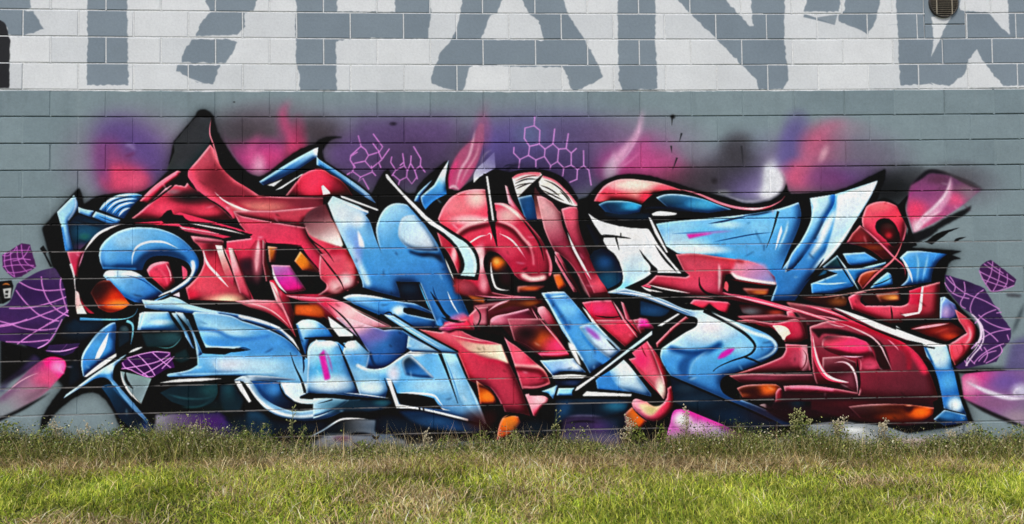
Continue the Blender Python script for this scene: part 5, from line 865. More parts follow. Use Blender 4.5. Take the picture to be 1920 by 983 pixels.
def touch_ups():
    fr(0, 0, 1)     # dark blue and maroon fades in the black along the foot
    for x, y, rx, ry, c_, al in ((470, 800, 50, 22, '#16334a', .8), (570, 800, 60, 16, '#122a40', .8), (740, 800, 60, 20, '#15304c', .7), (1000, 805, 40, 18, '#12283a', .7), (1160, 790, 30, 24, '#14324a', .6), (1450, 770, 50, 26, '#2c1018', .7), (1560, 775, 70, 14, '#3a141c', .7), (900, 790, 30, 22, '#3c120c', .8), (395, 760, 50, 20, '#163038', .6), (1410, 805, 50, 12, '#10243a', .8), (640, 760, 40, 14, '#163a4c', .7), (150, 620, 40, 20, '#12304a', .7), (340, 610, 30, 14, '#143440', .6)):
        es(x, y, rx, ry, c_, al)
    fr(60, 190, 3.0717)
    f("580 702! 745 690! 850 640! 1190 735! 1265 762! 1100 790! 850 722!", r3, keep=False)
    f("745 685! 800 628! 812 652! 868 658! 900 688 1000 700 1100 722 1268 768! 1240 790! 1100 772 1000 742 870 722! 840 704! 760 704!", k, rough=.4); s("900 702 1010 722 1120 742 1230 770", 9, '#e8c0bc'); s("845 735 950 752 1100 775", 14, '#a04456'); s("845 728 960 745 1100 768", 5, '#e0a0a4')
    f("1560 700! 1590 640 1690 590! 1720 660 1792 832! 1700 806 1610 775!", (1630, 640, '#6e3c44', 1750, 810, '#f2e4dc', '#a87c7c'), soft=4); s("1570 720 1600 790 1690 860 1740 930", 7, '#3a0c14')
    e(1650, 640, 60, 40, '#5e2a34', .6)
    fr(60, 500, 2.8917)
    f("1100 188! 1200 180! 1320 185! 1405 290! 1432 385! 1380 322 1290 258 1180 222!", (1120, 190, '#d87a80', 1420, 360, '#b83048'), keep=True); s("1150 195 1290 235 1400 330", 6, '#e8a0a0'); s("1295 90 1350 200 1425 370", 10, '#c07078')
    s("850 185 1000 200 1150 225 1280 275 1390 350 1440 420 1475 500", 12, k, 0)
    s("865 268 900 370 938 455", 20, k, 0); f("925 440! 1000 440! 1165 450! 1085 462! 1045 478! 930 472!", k)
    f("1432 312! 1470 290 1540 295 1610 345 1655 390! 1500 395! 1482 480! 1462 420!", (1470, 290, '#a8d4f0', 1600, 390, '#2f78bc', '#5aa2de')); e(1500, 315, 40, 22, '#d8ecf6', .9); g("1435 320 1470 430 1485 480", 12, 5, '#1d5590')
    f("1604 270! 1660 310 1740 368! 1740 388! 1650 384! 1620 330!", '#c8dcea'); s("1480 390 1600 386 1740 382", 8, k, 0); s("1590 300 1640 370 1700 440", 24, k, 2)
    fr(600, 500, 2.8917)
    f("345 260! 400 268! 560 365! 742 462! 748 476! 655 466! 560 420! 480 376!", (360, 262, '#5aa4de', 740, 470, '#9cccf0')); f("478 376! 560 418! 655 466! 500 462! 470 440!", (480, 380, '#5e9ed4', 600, 460, '#a8d4f0'))
    s("330 262 500 372 652 462", 11, k, 0); s("400 262 560 360 745 460", 10, k, 0); s("348 258 540 375 650 440", 4, '#dceaf4')
    f("20 180! 130 200 260 260 390 325! 300 330 200 320 120 300 60 240!", (30, 190, '#d04a60', 330, 325, '#dca0b4', '#ecc4c0'), .6, soft=6)
    e(250, 330, 60, 30, '#c890b0', .0); s("40 200 150 300 260 462", 8, k)
    s("165 225 260 275 380 330", 5, '#f2d8d0'); s("185 232 300 290 400 340", 4, '#2a0a10')
    f("640 340! 690 308! 730 300! 800 282! 838 342! 740 346! 700 360!", (650, 330, '#b05080', 790, 330, '#dc3c58'), soft=4); s("660 275 720 298 790 300", 9, k); s("735 342 800 352 900 380", 10, k)
    s("835 215 870 270 840 340", 8, k)
    fr(600, 190, 3.0717)
    f("940 418! 978 418! 1020 690! 1008 702! 1022 842! 992 765! 975 692!", k); f("955 432! 967 432! 1004 692! 992 692!", '#f0e8de')
    g("0 0 1 1", 1, 1, k)
    s("1010 592 1060 600 1120 640 1180 700", 14, '#f2ddd0', 2, .9, 4)
    s("1110 500 1160 480 1250 470", 4, k); e(940, 300, 30, 40, '#8a88b0', .0)
    s("1060 430 1120 410 1200 400 1290 402 1400 450 1480 560", 12, k, 0); s("1055 435 1100 380 1170 365", 16, '#0c0a14', 2, .8, 8)
    fr(1200, 190, 2.6667)
    f("1285 525! 1338 470! 1326 530 1342 600 1362 662! 1385 722! 1325 738! 1340 640!", k, soft=2)
    f("625 322! 690 340 722 392 704 452 645 492! 600 480! 620 400!", '#eceef2', .95, soft=12); s("690 340 722 392 704 452 645 492 560 503", 7, '#4a4858', 2, .6, 3)
    s("1440 352 1500 350 1560 372 1640 400 1720 440", 12, '#2a2428', 2, .7, 6)
    fr(1200, 500, 2.6667)
    f("968 206! 992 212! 1230 298! 1400 362! 1482 386! 1476 398! 1330 366! 1180 310!", '#dfeaf2'); s("960 216 1180 318 1330 376 1470 408", 8, k, 0); s("985 204 1230 288 1400 352 1490 378", 7, k, 0)
    f("1415 388! 1482 384! 1530 392! 1525 400! 1420 398!", '#d4e8f4', keep=False)
    g("0 0 1 1", 1, 1, k)
    s("340 212 450 280 560 330 650 360 680 400 650 440 560 475", 16, '#d4e8f4', 2, .7, 6)
    s("1660 240 1710 300 1712 380 1660 450 1630 495", 7, '#f0d8f0', 0)
    # loose marks and specks over the fields
    fr(0, 0, 1)
    for _ in range(260):
        x, y = RNG.uniform(90, 1810), RNG.uniform(330, 800)
        q = CV[int(y)+PM, int(x)+PM]
        if q.max()-q.min() < .18: continue
        an = RNG.uniform(-.6, .6)+(1.1 if RNG.random() < .6 else 0); L = RNG.uniform(6, 22); dx, dy = L*np.cos(an), L*np.sin(an)
        dk = RNG.random() < .55; col = q*.45 if dk else q+(1-q)*.5
        s(f"{x:.1f} {y:.1f} {x+dx/2:.1f} {y+dy/2+1:.1f} {x+dx:.1f} {y+dy:.1f}", RNG.uniform(1.2, 2.6), tuple(col), 2, .7, 1.2)
def deepen():
    """second coats: more depth between the dark and the light paints of the piece, and the grain of the spray"""
    M, X, Y = BM[0]; h, w_ = M.shape
    reg = CV[Y:Y+h, X:X+w_]; M = M[..., None]
    sc = reg*reg*(3-2*reg); reg += (sc-reg)*M*.36
    for r, amt in ((15, .34), (4, .18)):                   # push the fades and the crisp edges of the can
        lo = np.stack([blur(np.ascontiguousarray(reg[..., i]), r*.62) for i in range(3)], 2); reg += (reg-lo)*M*amt
    np.clip(reg, 0, 1, out=reg)
    lum = reg.mean(2, keepdims=True); blu = np.clip((reg[..., 2:]-reg[..., :1])*4, 0, 1)*M; rd = np.clip((reg[..., :1]-reg[..., 2:])*4, 0, 1)*np.clip((.75*reg[..., :1]-reg[..., 1:2])*6, 0, 1)*M
    reg += (1-reg)*np.clip((lum-.64)*1.1, 0, .24)*blu; reg *= 1-np.clip((.42-lum)*1.1, 0, .45)*blu
    reg += (1-reg)*np.clip((lum-.58)*.8, 0, .14)*rd; reg *= 1-np.clip((.36-lum)*1.2, 0, .4)*rd
    np.clip(reg, 0, 1, out=reg)
    lum = reg.mean(2, keepdims=True); red = np.clip((reg[..., :1]-reg[..., 2:])*3, 0, 1); reg += (lum-reg)*M*(.02-.10*rd); org = np.clip((reg[..., :1]-reg[..., 2:]-.3)*4, 0, 1)*np.clip((reg[..., 1:2]-.48*reg[..., :1])*8, 0, 1)*np.clip((.7*reg[..., :1]-reg[..., 1:2])*8, 0, 1)*np.clip((.25-reg[..., 2:])*8, 0, 1)*M; reg *= 1-.22*org
    red2 = red*M; reg[..., 2:] *= 1+.04*red2; reg *= 1+.02*red2
    for amp, r in ((.04, 0), (.022, 1), (.02, 4)):
        ns = RNG.normal(0, 1, CV.shape[:2]).astype(np.float32)
        if r: ns = blur(ns, r); ns /= ns.std()
        CV[PM+175:] *= 1+amp*.8*ns[PM+175:, :, None]*np.clip(.35+abs(CV[PM+175:]-hx(WALLG)).sum(2, keepdims=True), 0, 1)
    np.clip(CV, 0, 1, out=CV)
def paint_wall():
    for fn in (top_band, glows, smoke, body, left_part, blue_left, mid_left, mid_right, hook, right_part, red_grounds, blue_s, right_letters, touch_ups, deepen, splatter): fn()
# ---------------------------------------------------------------- the painted skin of the wall as a map in wall metres
paint_wall()
TX0, TX1, TZ0, TZ1 = -1.0, 8.1, -.25, 4.0
TD = 262
tw, th = int((TX1-TX0)*TD), int((TZ1-TZ0)*TD)
gx, gz = np.meshgrid(TX0+(np.arange(tw)+.5)/TD, TZ0+(np.arange(th)+.5)/TD)
u_, v_ = from_wall(gx, gz); u_ = np.clip(u_+PM-.5, 0, PW-1.001); v_ = np.clip(v_+PM-.5, 0, PH-1.001)
iu, iv = u_.astype(int), v_.astype(int); fu, fv = (u_-iu)[..., None], (v_-iv)[..., None]
MAP = CV[iv, iu]*(1-fu)*(1-fv)+CV[iv, iu+1]*fu*(1-fv)+CV[iv+1, iu]*(1-fu)*fv+CV[iv+1, iu+1]*fu*fv
MAP = l2s(np.maximum(s2l(MAP)/EXPO_E, .003))               # from seen colour to paint colour
img = bpy.data.images.new('wall_paint', tw, th)
img.pixels.foreach_set(np.concatenate([MAP, np.ones((th, tw, 1))], 2).astype(np.float32).ravel()); img.update(); img.pack()
def wall_paint_nodes(t):
    geo = t.add('NewGeometry'); sep = t.add('SeparateXYZ'); t.l.new(geo.outputs['Position'], sep.inputs[0])
    u = t.math('MULTIPLY_ADD', sep.outputs[0], 1/(TX1-TX0)); u.node.inputs[2].default_value = -TX0/(TX1-TX0)
    v = t.math('MULTIPLY_ADD', sep.outputs[2], 1/(TZ1-TZ0)); v.node.inputs[2].default_value = -TZ0/(TZ1-TZ0)
    cb = t.add('CombineXYZ'); t.l.new(u, cb.inputs[0]); t.l.new(v, cb.inputs[1])
    im = t.add('TexImage', image=img, interpolation='Cubic', extension='EXTEND'); t.l.new(cb.outputs[0], im.inputs[0])
    return geo.outputs['Position'], sep, im.outputs[0]
def block_material():
    t = NT('painted_block'); pos, sep, colr = wall_paint_nodes(t)
    n1 = t.noise(3.1, 4, .65, pos); n2 = t.noise(55, 3, .7, pos); n3 = t.noise(240, 2, .6, pos)
    m1 = t.ramp(n1.outputs[0], [(.3, (.93, .93, .93)), (.7, (1.05, 1.05, 1.05))])
    m2 = t.ramp(n2.outputs[0], [(.25, (.9, .9, .9)), (.55, (1, 1, 1)), (.8, (1.06, 1.06, 1.06))])
    c = t.mix(1.0, colr, m1.outputs[0], 'MULTIPLY'); c = t.mix(1.0, c, m2.outputs[0], 'MULTIPLY')
    # each block took the paint a little differently
    oi_ = t.add('ObjectInfo'); ob = t.ramp(oi_.outputs['Random'], [(0, (.925, .93, .94)), (1, (1.06, 1.05, 1.045))])
    c = t.mix(1.0, c, ob.outputs[0], 'MULTIPLY')
    # pits where bare grey block shows
    pit = t.noise(38, 5, .75, pos); pr = t.ramp(pit.outputs[0], [(.70, (0, 0, 0)), (.76, (1, 1, 1))])
    c = t.mix(t.math('MULTIPLY', pr.outputs[0], .35), c, (.16, .16, .155))
    # splashed soil along the foot
    dz = t.math('ADD', t.math('ADD', sep.outputs[2], t.math('MULTIPLY', sep.outputs[0], .0234)), t.math('MULTIPLY', n1.outputs[0], -.10)); dz = t.math('ADD', dz, t.math('MULTIPLY', n2.outputs[0], -.06))
    dr = t.ramp(dz, [(0, (1, 1, 1)), (.05, (0, 0, 0))]); c = t.mix(t.math('MULTIPLY', dr.outputs[0], .35), c, (.16, .14, .11))
    t.l.new(c, t.b.inputs['Base Color']); t.b.inputs['Roughness'].default_value = .7; t.b.inputs['Specular IOR Level'].default_value = .1
    h = t.math('ADD', t.math('MULTIPLY', n2.outputs[0], .8), t.math('MULTIPLY', n3.outputs[0], .35)); h = t.math('SUBTRACT', h, t.math('MULTIPLY', pr.outputs[0], .5))
    t.bump(h, .38, .004); return t.m
def mortar_material():
    t = NT('painted_mortar'); pos, sep, colr = wall_paint_nodes(t)
    n1 = t.noise(2.2, 4, .7, pos); n2 = t.noise(70, 3, .6, pos)
    bare = t.ramp(n1.outputs[0], [(.36, (0, 0, 0)), (.52, (1, 1, 1))])
    low = t.ramp(t.math('DIVIDE', sep.outputs[2], 4.0), [(.40, (1, 1, 1)), (.52, (0, 0, 0))])      # the spray missed the joints lower down
    fac = t.math('MULTIPLY', t.math('MULTIPLY', bare.outputs[0], low.outputs[0]), .5)
    c = t.mix(fac, colr, (.30, .28, .275))
    hi = t.math('GREATER_THAN', sep.outputs[2], ZOFF-.012)                                       # roller left the joints of the top band white
    c = t.mix(t.math('MULTIPLY', hi, .88), c, (.74, .76, .76))
    v = t.ramp(n2.outputs[0], [(.3, (.8, .8, .8)), (.7, (1.1, 1.1, 1.1))]); c = t.mix(1.0, c, v.outputs[0], 'MULTIPLY')
    t.l.new(c, t.b.inputs['Base Color']); t.b.inputs['Roughness'].default_value = .8; t.b.inputs['Specular IOR Level'].default_value = .15
    t.bump(n2.outputs[0], .5, .004); return t.m
M_BLOCK, M_MORTAR = block_material(), mortar_material()
def plain(name, col, rough=.7, var=.2, scale=30, spec=.3, bump=.2, metal=0):
    t = NT(name); tc = t.add('TexCoord'); n = t.noise(scale, 4, .65, tc.outputs['Object'])
    a = tuple(x*(1-var) for x in col); b = tuple(min(1, x*(1+var)) for x in col)
    r = t.ramp(n.outputs[0], [(.3, a), (.7, b)]); t.l.new(r.outputs[0], t.b.inputs['Base Color'])
    t.b.inputs['Roughness'].default_value = rough; t.b.inputs['Specular IOR Level'].default_value = spec; t.b.inputs['Metallic'].default_value = metal
    if bump: t.bump(n.outputs[0], bump, .003)
    return t.m
# ---------------------------------------------------------------- the block wall
wall = tag(empty('block_wall', (0, 0, 0)), 'long grey concrete block wall with a red and blue graffiti mural under a white lettered band', 'wall')
rnd = random.Random(11)
BW, BH, J, BD = .4, .2, .008, .19
XJ0 = -.016                                              # head joints of the course under the white band stand at XJ0 + .4 i
CH, CB = .4020, .0
def bow(x, kk):
    """courses sag a little in the middle up high and crown a little low down"""
    u = (x-3.55)/3.9; u = max(-1.3, min(1.3, u)); A = (7-kk)/10*.0095
    return A*(2*u*u-1)
def block_mesh(w_, h_, seed, name='block'):
    r = random.Random(seed); hw, hh = (w_-J)/2, (h_-J)/2; b = .0042
    V = []
    for (sx, sz) in ((-1, -1), (1, -1), (1, 1), (-1, 1)):
        V.append((sx*(hw-b)+r.uniform(-.0012, .0012), r.uniform(-.0007, .0007), sz*(hh-b)+r.uniform(-.0012, .0012)))
    for (sx, sz) in ((-1, -1), (1, -1), (1, 1), (-1, 1)): V.append((sx*hw, .0045, sz*hh))
    for (sx, sz) in ((-1, -1), (1, -1), (1, 1), (-1, 1)): V.append((sx*hw, BD, sz*hh))
    F = [(0, 1, 2, 3)]
    for i in range(4):
        j = (i+1) % 4; F += [(i+4, j+4, j, i), (i+8, j+8, j+4, i+4)]
    F.append((11, 10, 9, 8))
    me = bpy.data.meshes.new(name); me.from_pydata(V, [], F); me.update(); me.materials.append(M_BLOCK); return me
VARS = [block_mesh(CH, BH, i) for i in range(10)]
def clear_rect(V, F, x0, x1, z0, z1, y0, y1):
    n = len(V)
    V += [(x0, y0, z0), (x1, y0, z0), (x1, y0, z1), (x0, y0, z1), (x0, y1, z0), (x1, y1, z0), (x1, y1, z1), (x0, y1, z1)]
    F += [(n, n+1, n+2, n+3), (n+4, n, n+3, n+7), (n+1, n+5, n+6, n+2), (n+3, n+2, n+6, n+7), (n+4, n+5, n+1, n)]
XL, XR = -4.4, 11.6
ROWS = range(-12, 15)                                    # course k spans z = ZOFF-.2(k+1) .. ZOFF-.2k
vx0, _ = to_wall(1733, 30); vx1, vz1 = to_wall(1811, 46); VENT = to_wall(1768, 6)
stuffV, stuffF = [], []; mV, mF = [], []; hV, hF = [], []; nblk = 0
def place_block(cx, cz, k_, individual, me=None, w_=CH, h_=BH):
    global nblk
    y = rnd.uniform(-.0012, .0012); cz += bow(cx, k_)
    slope = (bow(cx+.2, k_)-bow(cx-.2, k_))/.4
    if individual and nblk < 299:
        o = bpy.data.objects.new('block', me or rnd.choice(VARS)); COL.objects.link(o); o.parent = wall
        o.location = (cx, y, cz); o.rotation_euler = (rnd.uniform(-.002, .002), -slope, rnd.uniform(-.002, .002)); nblk += 1
    else:
        n = len(stuffV); hw, hh, b = (w_-J)/2, (h_-J)/2, .0042
        for yy, d in ((y, b), (y+.0045, 0), (y+BD, 0)):
            for sx, sz in ((-1, -1), (1, -1), (1, 1), (-1, 1)):
                stuffV.append((cx+sx*(hw-d), yy, cz+sz*(hh-d)+slope*sx*hw))
        stuffF.append((n, n+1, n+2, n+3))
        for i in range(4):
            j = (i+1) % 4; stuffF.extend([(n+i+4, n+j+4, n+j, n+i), (n+i+8, n+j+8, n+j+4, n+i+4)])
for k_ in ROWS:
    off = 0 if k_ % 2 == 0 else CH/2
    cz = ZOFF-.2*(k_+.5)
    i0 = int((XL-XJ0-off)/CH)
    for i in range(i0, i0+42):
        x0 = XJ0+off+CH*i; cx = x0+CH/2
        if cx < XL or cx > XR: continue
        px, py = from_wall(np.array(cx), np.array(cz)); vis = -30 < px < 1950 and -3 <= k_ <= 11
        x1 = x0+CH
        if k_ in (-3, -4, -5) and x1 > vx0+.03 and x0 < vx1-.03:      # courses cut round the vent
            if x0 < vx0-.03: ww = vx0-x0; me = block_mesh(ww, BH, 50+i); place_block(x0+ww/2, cz, k_, vis, me, ww)
            if x1 > vx1+.03: ww = x1-vx1; me = block_mesh(ww, BH, 70+i); place_block(x1-ww/2, cz, k_, vis, me, ww)
            continue
        place_block(cx, cz, k_, vis)
        # head joint at the left end, filled to a different depth each time
    for i in range(i0, i0+42):
        x0 = XJ0+off+CH*i
        if x0 < XL or x0 > XR: continue
        fillp = (.78 if k_ >= 4 else .12 if k_ == 0 else .42) if k_ >= 0 else .8
        full = rnd.random() < fillp; d = rnd.choice((.0004, .0008, .0012)) if full else rnd.choice((.0035, .005, .007))
        zb = bow(x0, k_); ww = (.0085 if k_ >= 0 else .0046) if full else J/2+.001; clear_rect(hV if k_ >= 0 else mV, hF if k_ >= 0 else mF, x0-ww, x0+ww, cz-.1+zb, cz+.1+zb, d+.0005, .1)
# cut pieces round the vent
zt = ZOFF+.6+bow(vx0, -3); zcut = vz1
h1 = zcut-(zt-.2); me = block_mesh(vx1-vx0, h1, 91); place_block((vx0+vx1)/2, zt-.2+h1/2-bow((vx0+vx1)/2, -3), -3, True, me, vx1-vx0, h1)
h2 = .42; me = block_mesh(vx1-vx0, h2, 92); place_block((vx0+vx1)/2, zcut+h2/2-bow((vx0+vx1)/2, -4), -4, True, me, vx1-vx0, h2)
# bed joints in short lengths of uneven depth
for k_ in list(ROWS)+[ROWS[-1]+1]:
    x = XL
    while x < XR:
        L = rnd.uniform(.12, .5); x2 = min(XR, x+L); xm = (x+x2)/2; z = ZOFF-.2*k_+bow(xm, k_)
        d = rnd.choice((.001, .0018, .0026, .0038)) if k_ > 5 else rnd.choice((.006, .008, .010, .013)) if k_ > 0 else rnd.choice((.002, .003, .0045)); d = .0012+d
        clear_rect(mV, mF, x, x2, z-J/2-(.0025 if 0 < k_ < 6 else .001), z+J/2+.001, d, .1)
        x = x2
clear_rect(mV, mF, XL, XR, ZOFF-3.0, ZOFF+2.4, .012, BD-.01)
mesh_obj('mortar', mV, mF, M_MORTAR, wall); mesh_obj('painted_joints', hV, hF, M_BLOCK, wall)['kind'] = 'stuff'
sb = mesh_obj('outer_blocks', stuffV, stuffF, M_BLOCK, wall); sb['kind'] = 'stuff'
cv, cf = [], []; clear_rect(cv, cf, XL-.03, XR+.03, ZOFF+2.4, ZOFF+2.5, -.03, BD+.03); cf.append((4, 7, 6, 5))
mesh_obj('coping', cv, cf, plain('coping_concrete', (.42, .42, .41)), wall)
# ---------------------------------------------------------------- round vent high on the right
M_VDARK = plain('dark_vent_plastic', (.022, .018, .015), .55, .3); M_VSLAT = plain('cream_vent_plastic', (.36, .32, .24), .5, .25)
M_VRIM = plain('grimy_vent_rim', (.05, .045, .04), .5, .35)
vent = tag(empty('air_vent', (VENT[0], -.002, VENT[1])), 'round dark air vent with cream louvres set in the top right of the wall', 'air vent')
VR = .118
def ring(r0, r1, y0, y1, n=40):
    V, F = [], []
    for i in range(n):
        a = 2*PI*i/n; c, s_ = math.cos(a), math.sin(a)
        for r, y in ((r0, y1), (r0, y0), (r1, y0), (r1, y1)): V.append((r*c, y, r*s_))
    for i in range(n):
        j = (i+1) % n
        for q in range(3): F.append((i*4+q, j*4+q, j*4+q+1, i*4+q+1))
    return V, F
mesh_obj('rim', *ring(VR-.008, VR, -.016, .004), M_VRIM, vent, True)
n = 40; V = [(0, -.003, 0)]+[((VR-.004)*math.cos(2*PI*i/n), -.003, (VR-.004)*math.sin(2*PI*i/n)) for i in range(n)]
mesh_obj('back_plate', V, [(0, 1+i, 1+(i+1) % n) for i in range(n)], M_VDARK, vent)
z = -VR+.014
while z < VR-.012:
    hw = math.sqrt(max(1e-6, (VR-.008)**2-z*z)); V, F = [], []
    V = [(-hw, -.015, z-.0014), (hw, -.015, z-.0014), (hw, -.015, z+.0005), (-hw, -.015, z+.0005), (-hw, -.005, z+.0035), (hw, -.005, z+.0035), (hw, -.005, z+.0020), (-hw, -.005, z+.0020)]
    F = [(0, 1, 2, 3), (3, 2, 5, 4), (0, 7, 6, 1), (0, 3, 4, 7), (1, 6, 5, 2)]
    mesh_obj('slat', V, F, M_VSLAT, vent); z += .0152
for bx in (-.062, .062):
    hh = math.sqrt((VR-.006)**2-bx*bx); V, F = [], []; clear_rect(V, F, bx-.0035, bx+.0035, -hh, hh, -.018, -.0152); mesh_obj('bar', V, F, M_VSLAT, vent)
# ---------------------------------------------------------------- ground
def g0(x):                                               # ground falls a little to the right along the wall
    return .030-.0234*x
def gz_(x, y):
    return g0(np.clip(x, -30, 30)) + .018*np.sin(x*2.1+.7)*np.sin(y*3.3+x) + .012*np.sin(x*5.3+2)*np.cos(y*6.1)
nx, ny = 150, 70
xs = np.concatenate([np.linspace(-60, -3, 12, endpoint=False), np.linspace(-3, 10, nx), np.linspace(10.6, 66, 12)])
ys = np.concatenate([np.linspace(-80, -7, 14, endpoint=False), np.linspace(-7, .4, ny), np.linspace(1, 60, 10)])
GX, GY = np.meshgrid(xs, ys); GZ = gz_(GX, GY); GZ = np.where(GY > .05, g0(np.clip(GX, -30, 30)), GZ)
V = np.stack([GX, GY, GZ], -1).reshape(-1, 3); W_ = len(xs)
idx = np.arange(W_*len(ys)).reshape(len(ys), W_); a, b, c, d = idx[:-1, :-1].ravel(), idx[:-1, 1:].ravel(), idx[1:, 1:].ravel(), idx[1:, :-1].ravel()
t = NT('lawn_soil'); geo = t.add('NewGeometry'); pos = geo.outputs['Position']
n1 = t.noise(2.2, 5, .7, pos); n2 = t.noise(45, 4, .7, pos)
r1_ = t.ramp(n1.outputs[0], [(.35, (.030, .034, .010)), (.65, (.07, .055, .026))]); r2_ = t.ramp(n2.outputs[0], [(.3, (.5, .5, .5)), (.7, (1.25, 1.25, 1.2))])
t.l.new(t.mix(1.0, r1_.outputs[0], r2_.outputs[0], 'MULTIPLY'), t.b.inputs['Base Color']); t.b.inputs['Roughness'].default_value = .95; t.bump(n2.outputs[0], .8, .02)
tag(fast_mesh('ground', V, np.concatenate([np.stack([a, b, c], 1), np.stack([a, c, d], 1)]), t.m), kind='structure')
# ---------------------------------------------------------------- grass
def leaf_material(name, rough=.6, trans=.25):
    t = NT(name); at = t.add('Attribute', attribute_name='tint'); t.l.new(at.outputs['Color'], t.b.inputs['Base Color'])
    t.b.inputs['Roughness'].default_value = rough; t.b.inputs['Specular IOR Level'].default_value = .25
    tr = t.add('BsdfTranslucent'); t.l.new(at.outputs['Color'], tr.inputs[0]); mx = t.add('MixShader'); mx.inputs[0].default_value = trans
    t.l.new(t.b.outputs[0], mx.inputs[1]); t.l.new(tr.outputs[0], mx.inputs[2]); t.l.new(mx.outputs[0], t.out.inputs[0]); return t.m
M_GRASS = leaf_material('grass_blade'); G = np.random.default_rng(5)
def vnoise(x, y, sc, seed):
    """smooth value noise"""
    r = np.random.default_rng(seed); tb = r.random((64, 64)); X, Y = x*sc+31.7, y*sc+17.3
    i, j = np.floor(X).astype(int), np.floor(Y).astype(int); fx, fy = X-i, Y-j; fx = fx*fx*(3-2*fx); fy = fy*fy*(3-2*fy)
    q = lambda a_, b_: tb[a_ % 64, b_ % 64]
    return q(i, j)*(1-fx)*(1-fy)+q(i+1, j)*fx*(1-fy)+q(i, j+1)*(1-fx)*fy+q(i+1, j+1)*fx*fy
def blades(x, y, zb, L, wd, lean, bend, ang, col, name, mat, parent=None):
    """two-piece curved blades: five vertices, three triangles each"""
    n = len(x); ca, sa = np.cos(ang), np.sin(ang); fa = ang+PI/2+G.normal(0, .6, n); cf_, sf_ = np.cos(fa), np.sin(fa)
    def pt(t_):
        h = L*t_*np.cos(lean*t_); o = L*(np.sin(lean)*t_+bend*t_*t_)
        return x+ca*o, y+sa*o, zb+h*np.cos(bend*.8*t_)
    V = np.zeros((n, 5, 3), np.float32)
    for q, (t_, wq) in enumerate(((0, 1.), (.55, .8))):
        px, py, pz = pt(np.full(n, t_))
        V[:, 2*q] = np.stack([px-cf_*wd*wq/2, py-sf_*wd*wq/2, pz], 1); V[:, 2*q+1] = np.stack([px+cf_*wd*wq/2, py+sf_*wd*wq/2, pz], 1)
    px, py, pz = pt(np.ones(n)); V[:, 4] = np.stack([px, py, pz], 1)
    base = (np.arange(n)*5)[:, None]
    T = np.concatenate([base+np.array([0, 1, 3]), base+np.array([0, 3, 2]), base+np.array([2, 3, 4])])
    C = np.repeat(col[:, None, :], 5, 1).reshape(-1, 3)
    return fast_mesh(name, V.reshape(-1, 3), T, mat, parent, C)
def pal(n, cols, wts):
    c = np.array(cols)[G.choice(len(cols), n, p=np.array(wts)/sum(wts))]; return np.clip(c*G.uniform(.55, 1.4, (n, 1))*G.uniform(.93, 1.07, (n, 3)), .004, .9)
GREEN = [(.25, .34, .03), (.42, .49, .045), (.60, .60, .09), (.09, .14, .015), (.70, .66, .19)]
STRAW = [(.50, .38, .18), (.60, .48, .26), (.36, .25, .11), (.70, .59, .37), (.22, .15, .07)]
def lawn(n, x0, x1, y0, y1, name, label):
    x = G.uniform(x0, x1, n); y = G.uniform(y0, y1, n); d = -y
    pn = vnoise(x, y, 1.1, 1)*.6+vnoise(x, y, 3.3, 2)*.4
    dry = np.clip(1.1-np.abs(d-.52)/.33, 0, 1)*(.08+.85*vnoise(x, y, 1.3, 14)) + np.clip((pn-.6)*2.2, 0, .32) + .03
    isd = G.random(n) < np.clip(dry, 0, .9)
    tall = vnoise(x, y, 2.2, 4)
    L = np.where(isd, G.uniform(.04, .13, n), G.uniform(.03, .095, n)*(.5+1.0*tall)); L *= np.where(d < .4, .55+.4*vnoise(x, y, 3.1, 15), np.where(d < .8, 1.0, .85))
    lean = np.where(isd, G.uniform(.4, 1.35, n), G.uniform(.1, 1.3, n)); bend = G.uniform(-.2, .9, n)
    col = np.where(isd[:, None], pal(n, STRAW, [3, 3, 2, 1, 2]), pal(n, GREEN, [3, 3, 2, 2, 1]))
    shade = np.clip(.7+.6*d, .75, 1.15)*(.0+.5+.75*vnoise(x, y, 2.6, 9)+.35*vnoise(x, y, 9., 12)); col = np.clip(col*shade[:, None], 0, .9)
    o = blades(x, y, gz_(x, y)-.006, L, G.uniform(.003, .0075, n), lean, bend, G.uniform(0, 2*PI, n), col, name, M_GRASS)
    return tag(o, label, 'grass', kind='stuff')
lawn(230000, -1.0, 8.1, -2.6, -.02, 'grass', 'green and straw coloured lawn grass in front of the painted wall')
lawn(60000, -4.2, 11.4, -7, -2.6, 'lawn', 'rougher open lawn nearer the viewer')
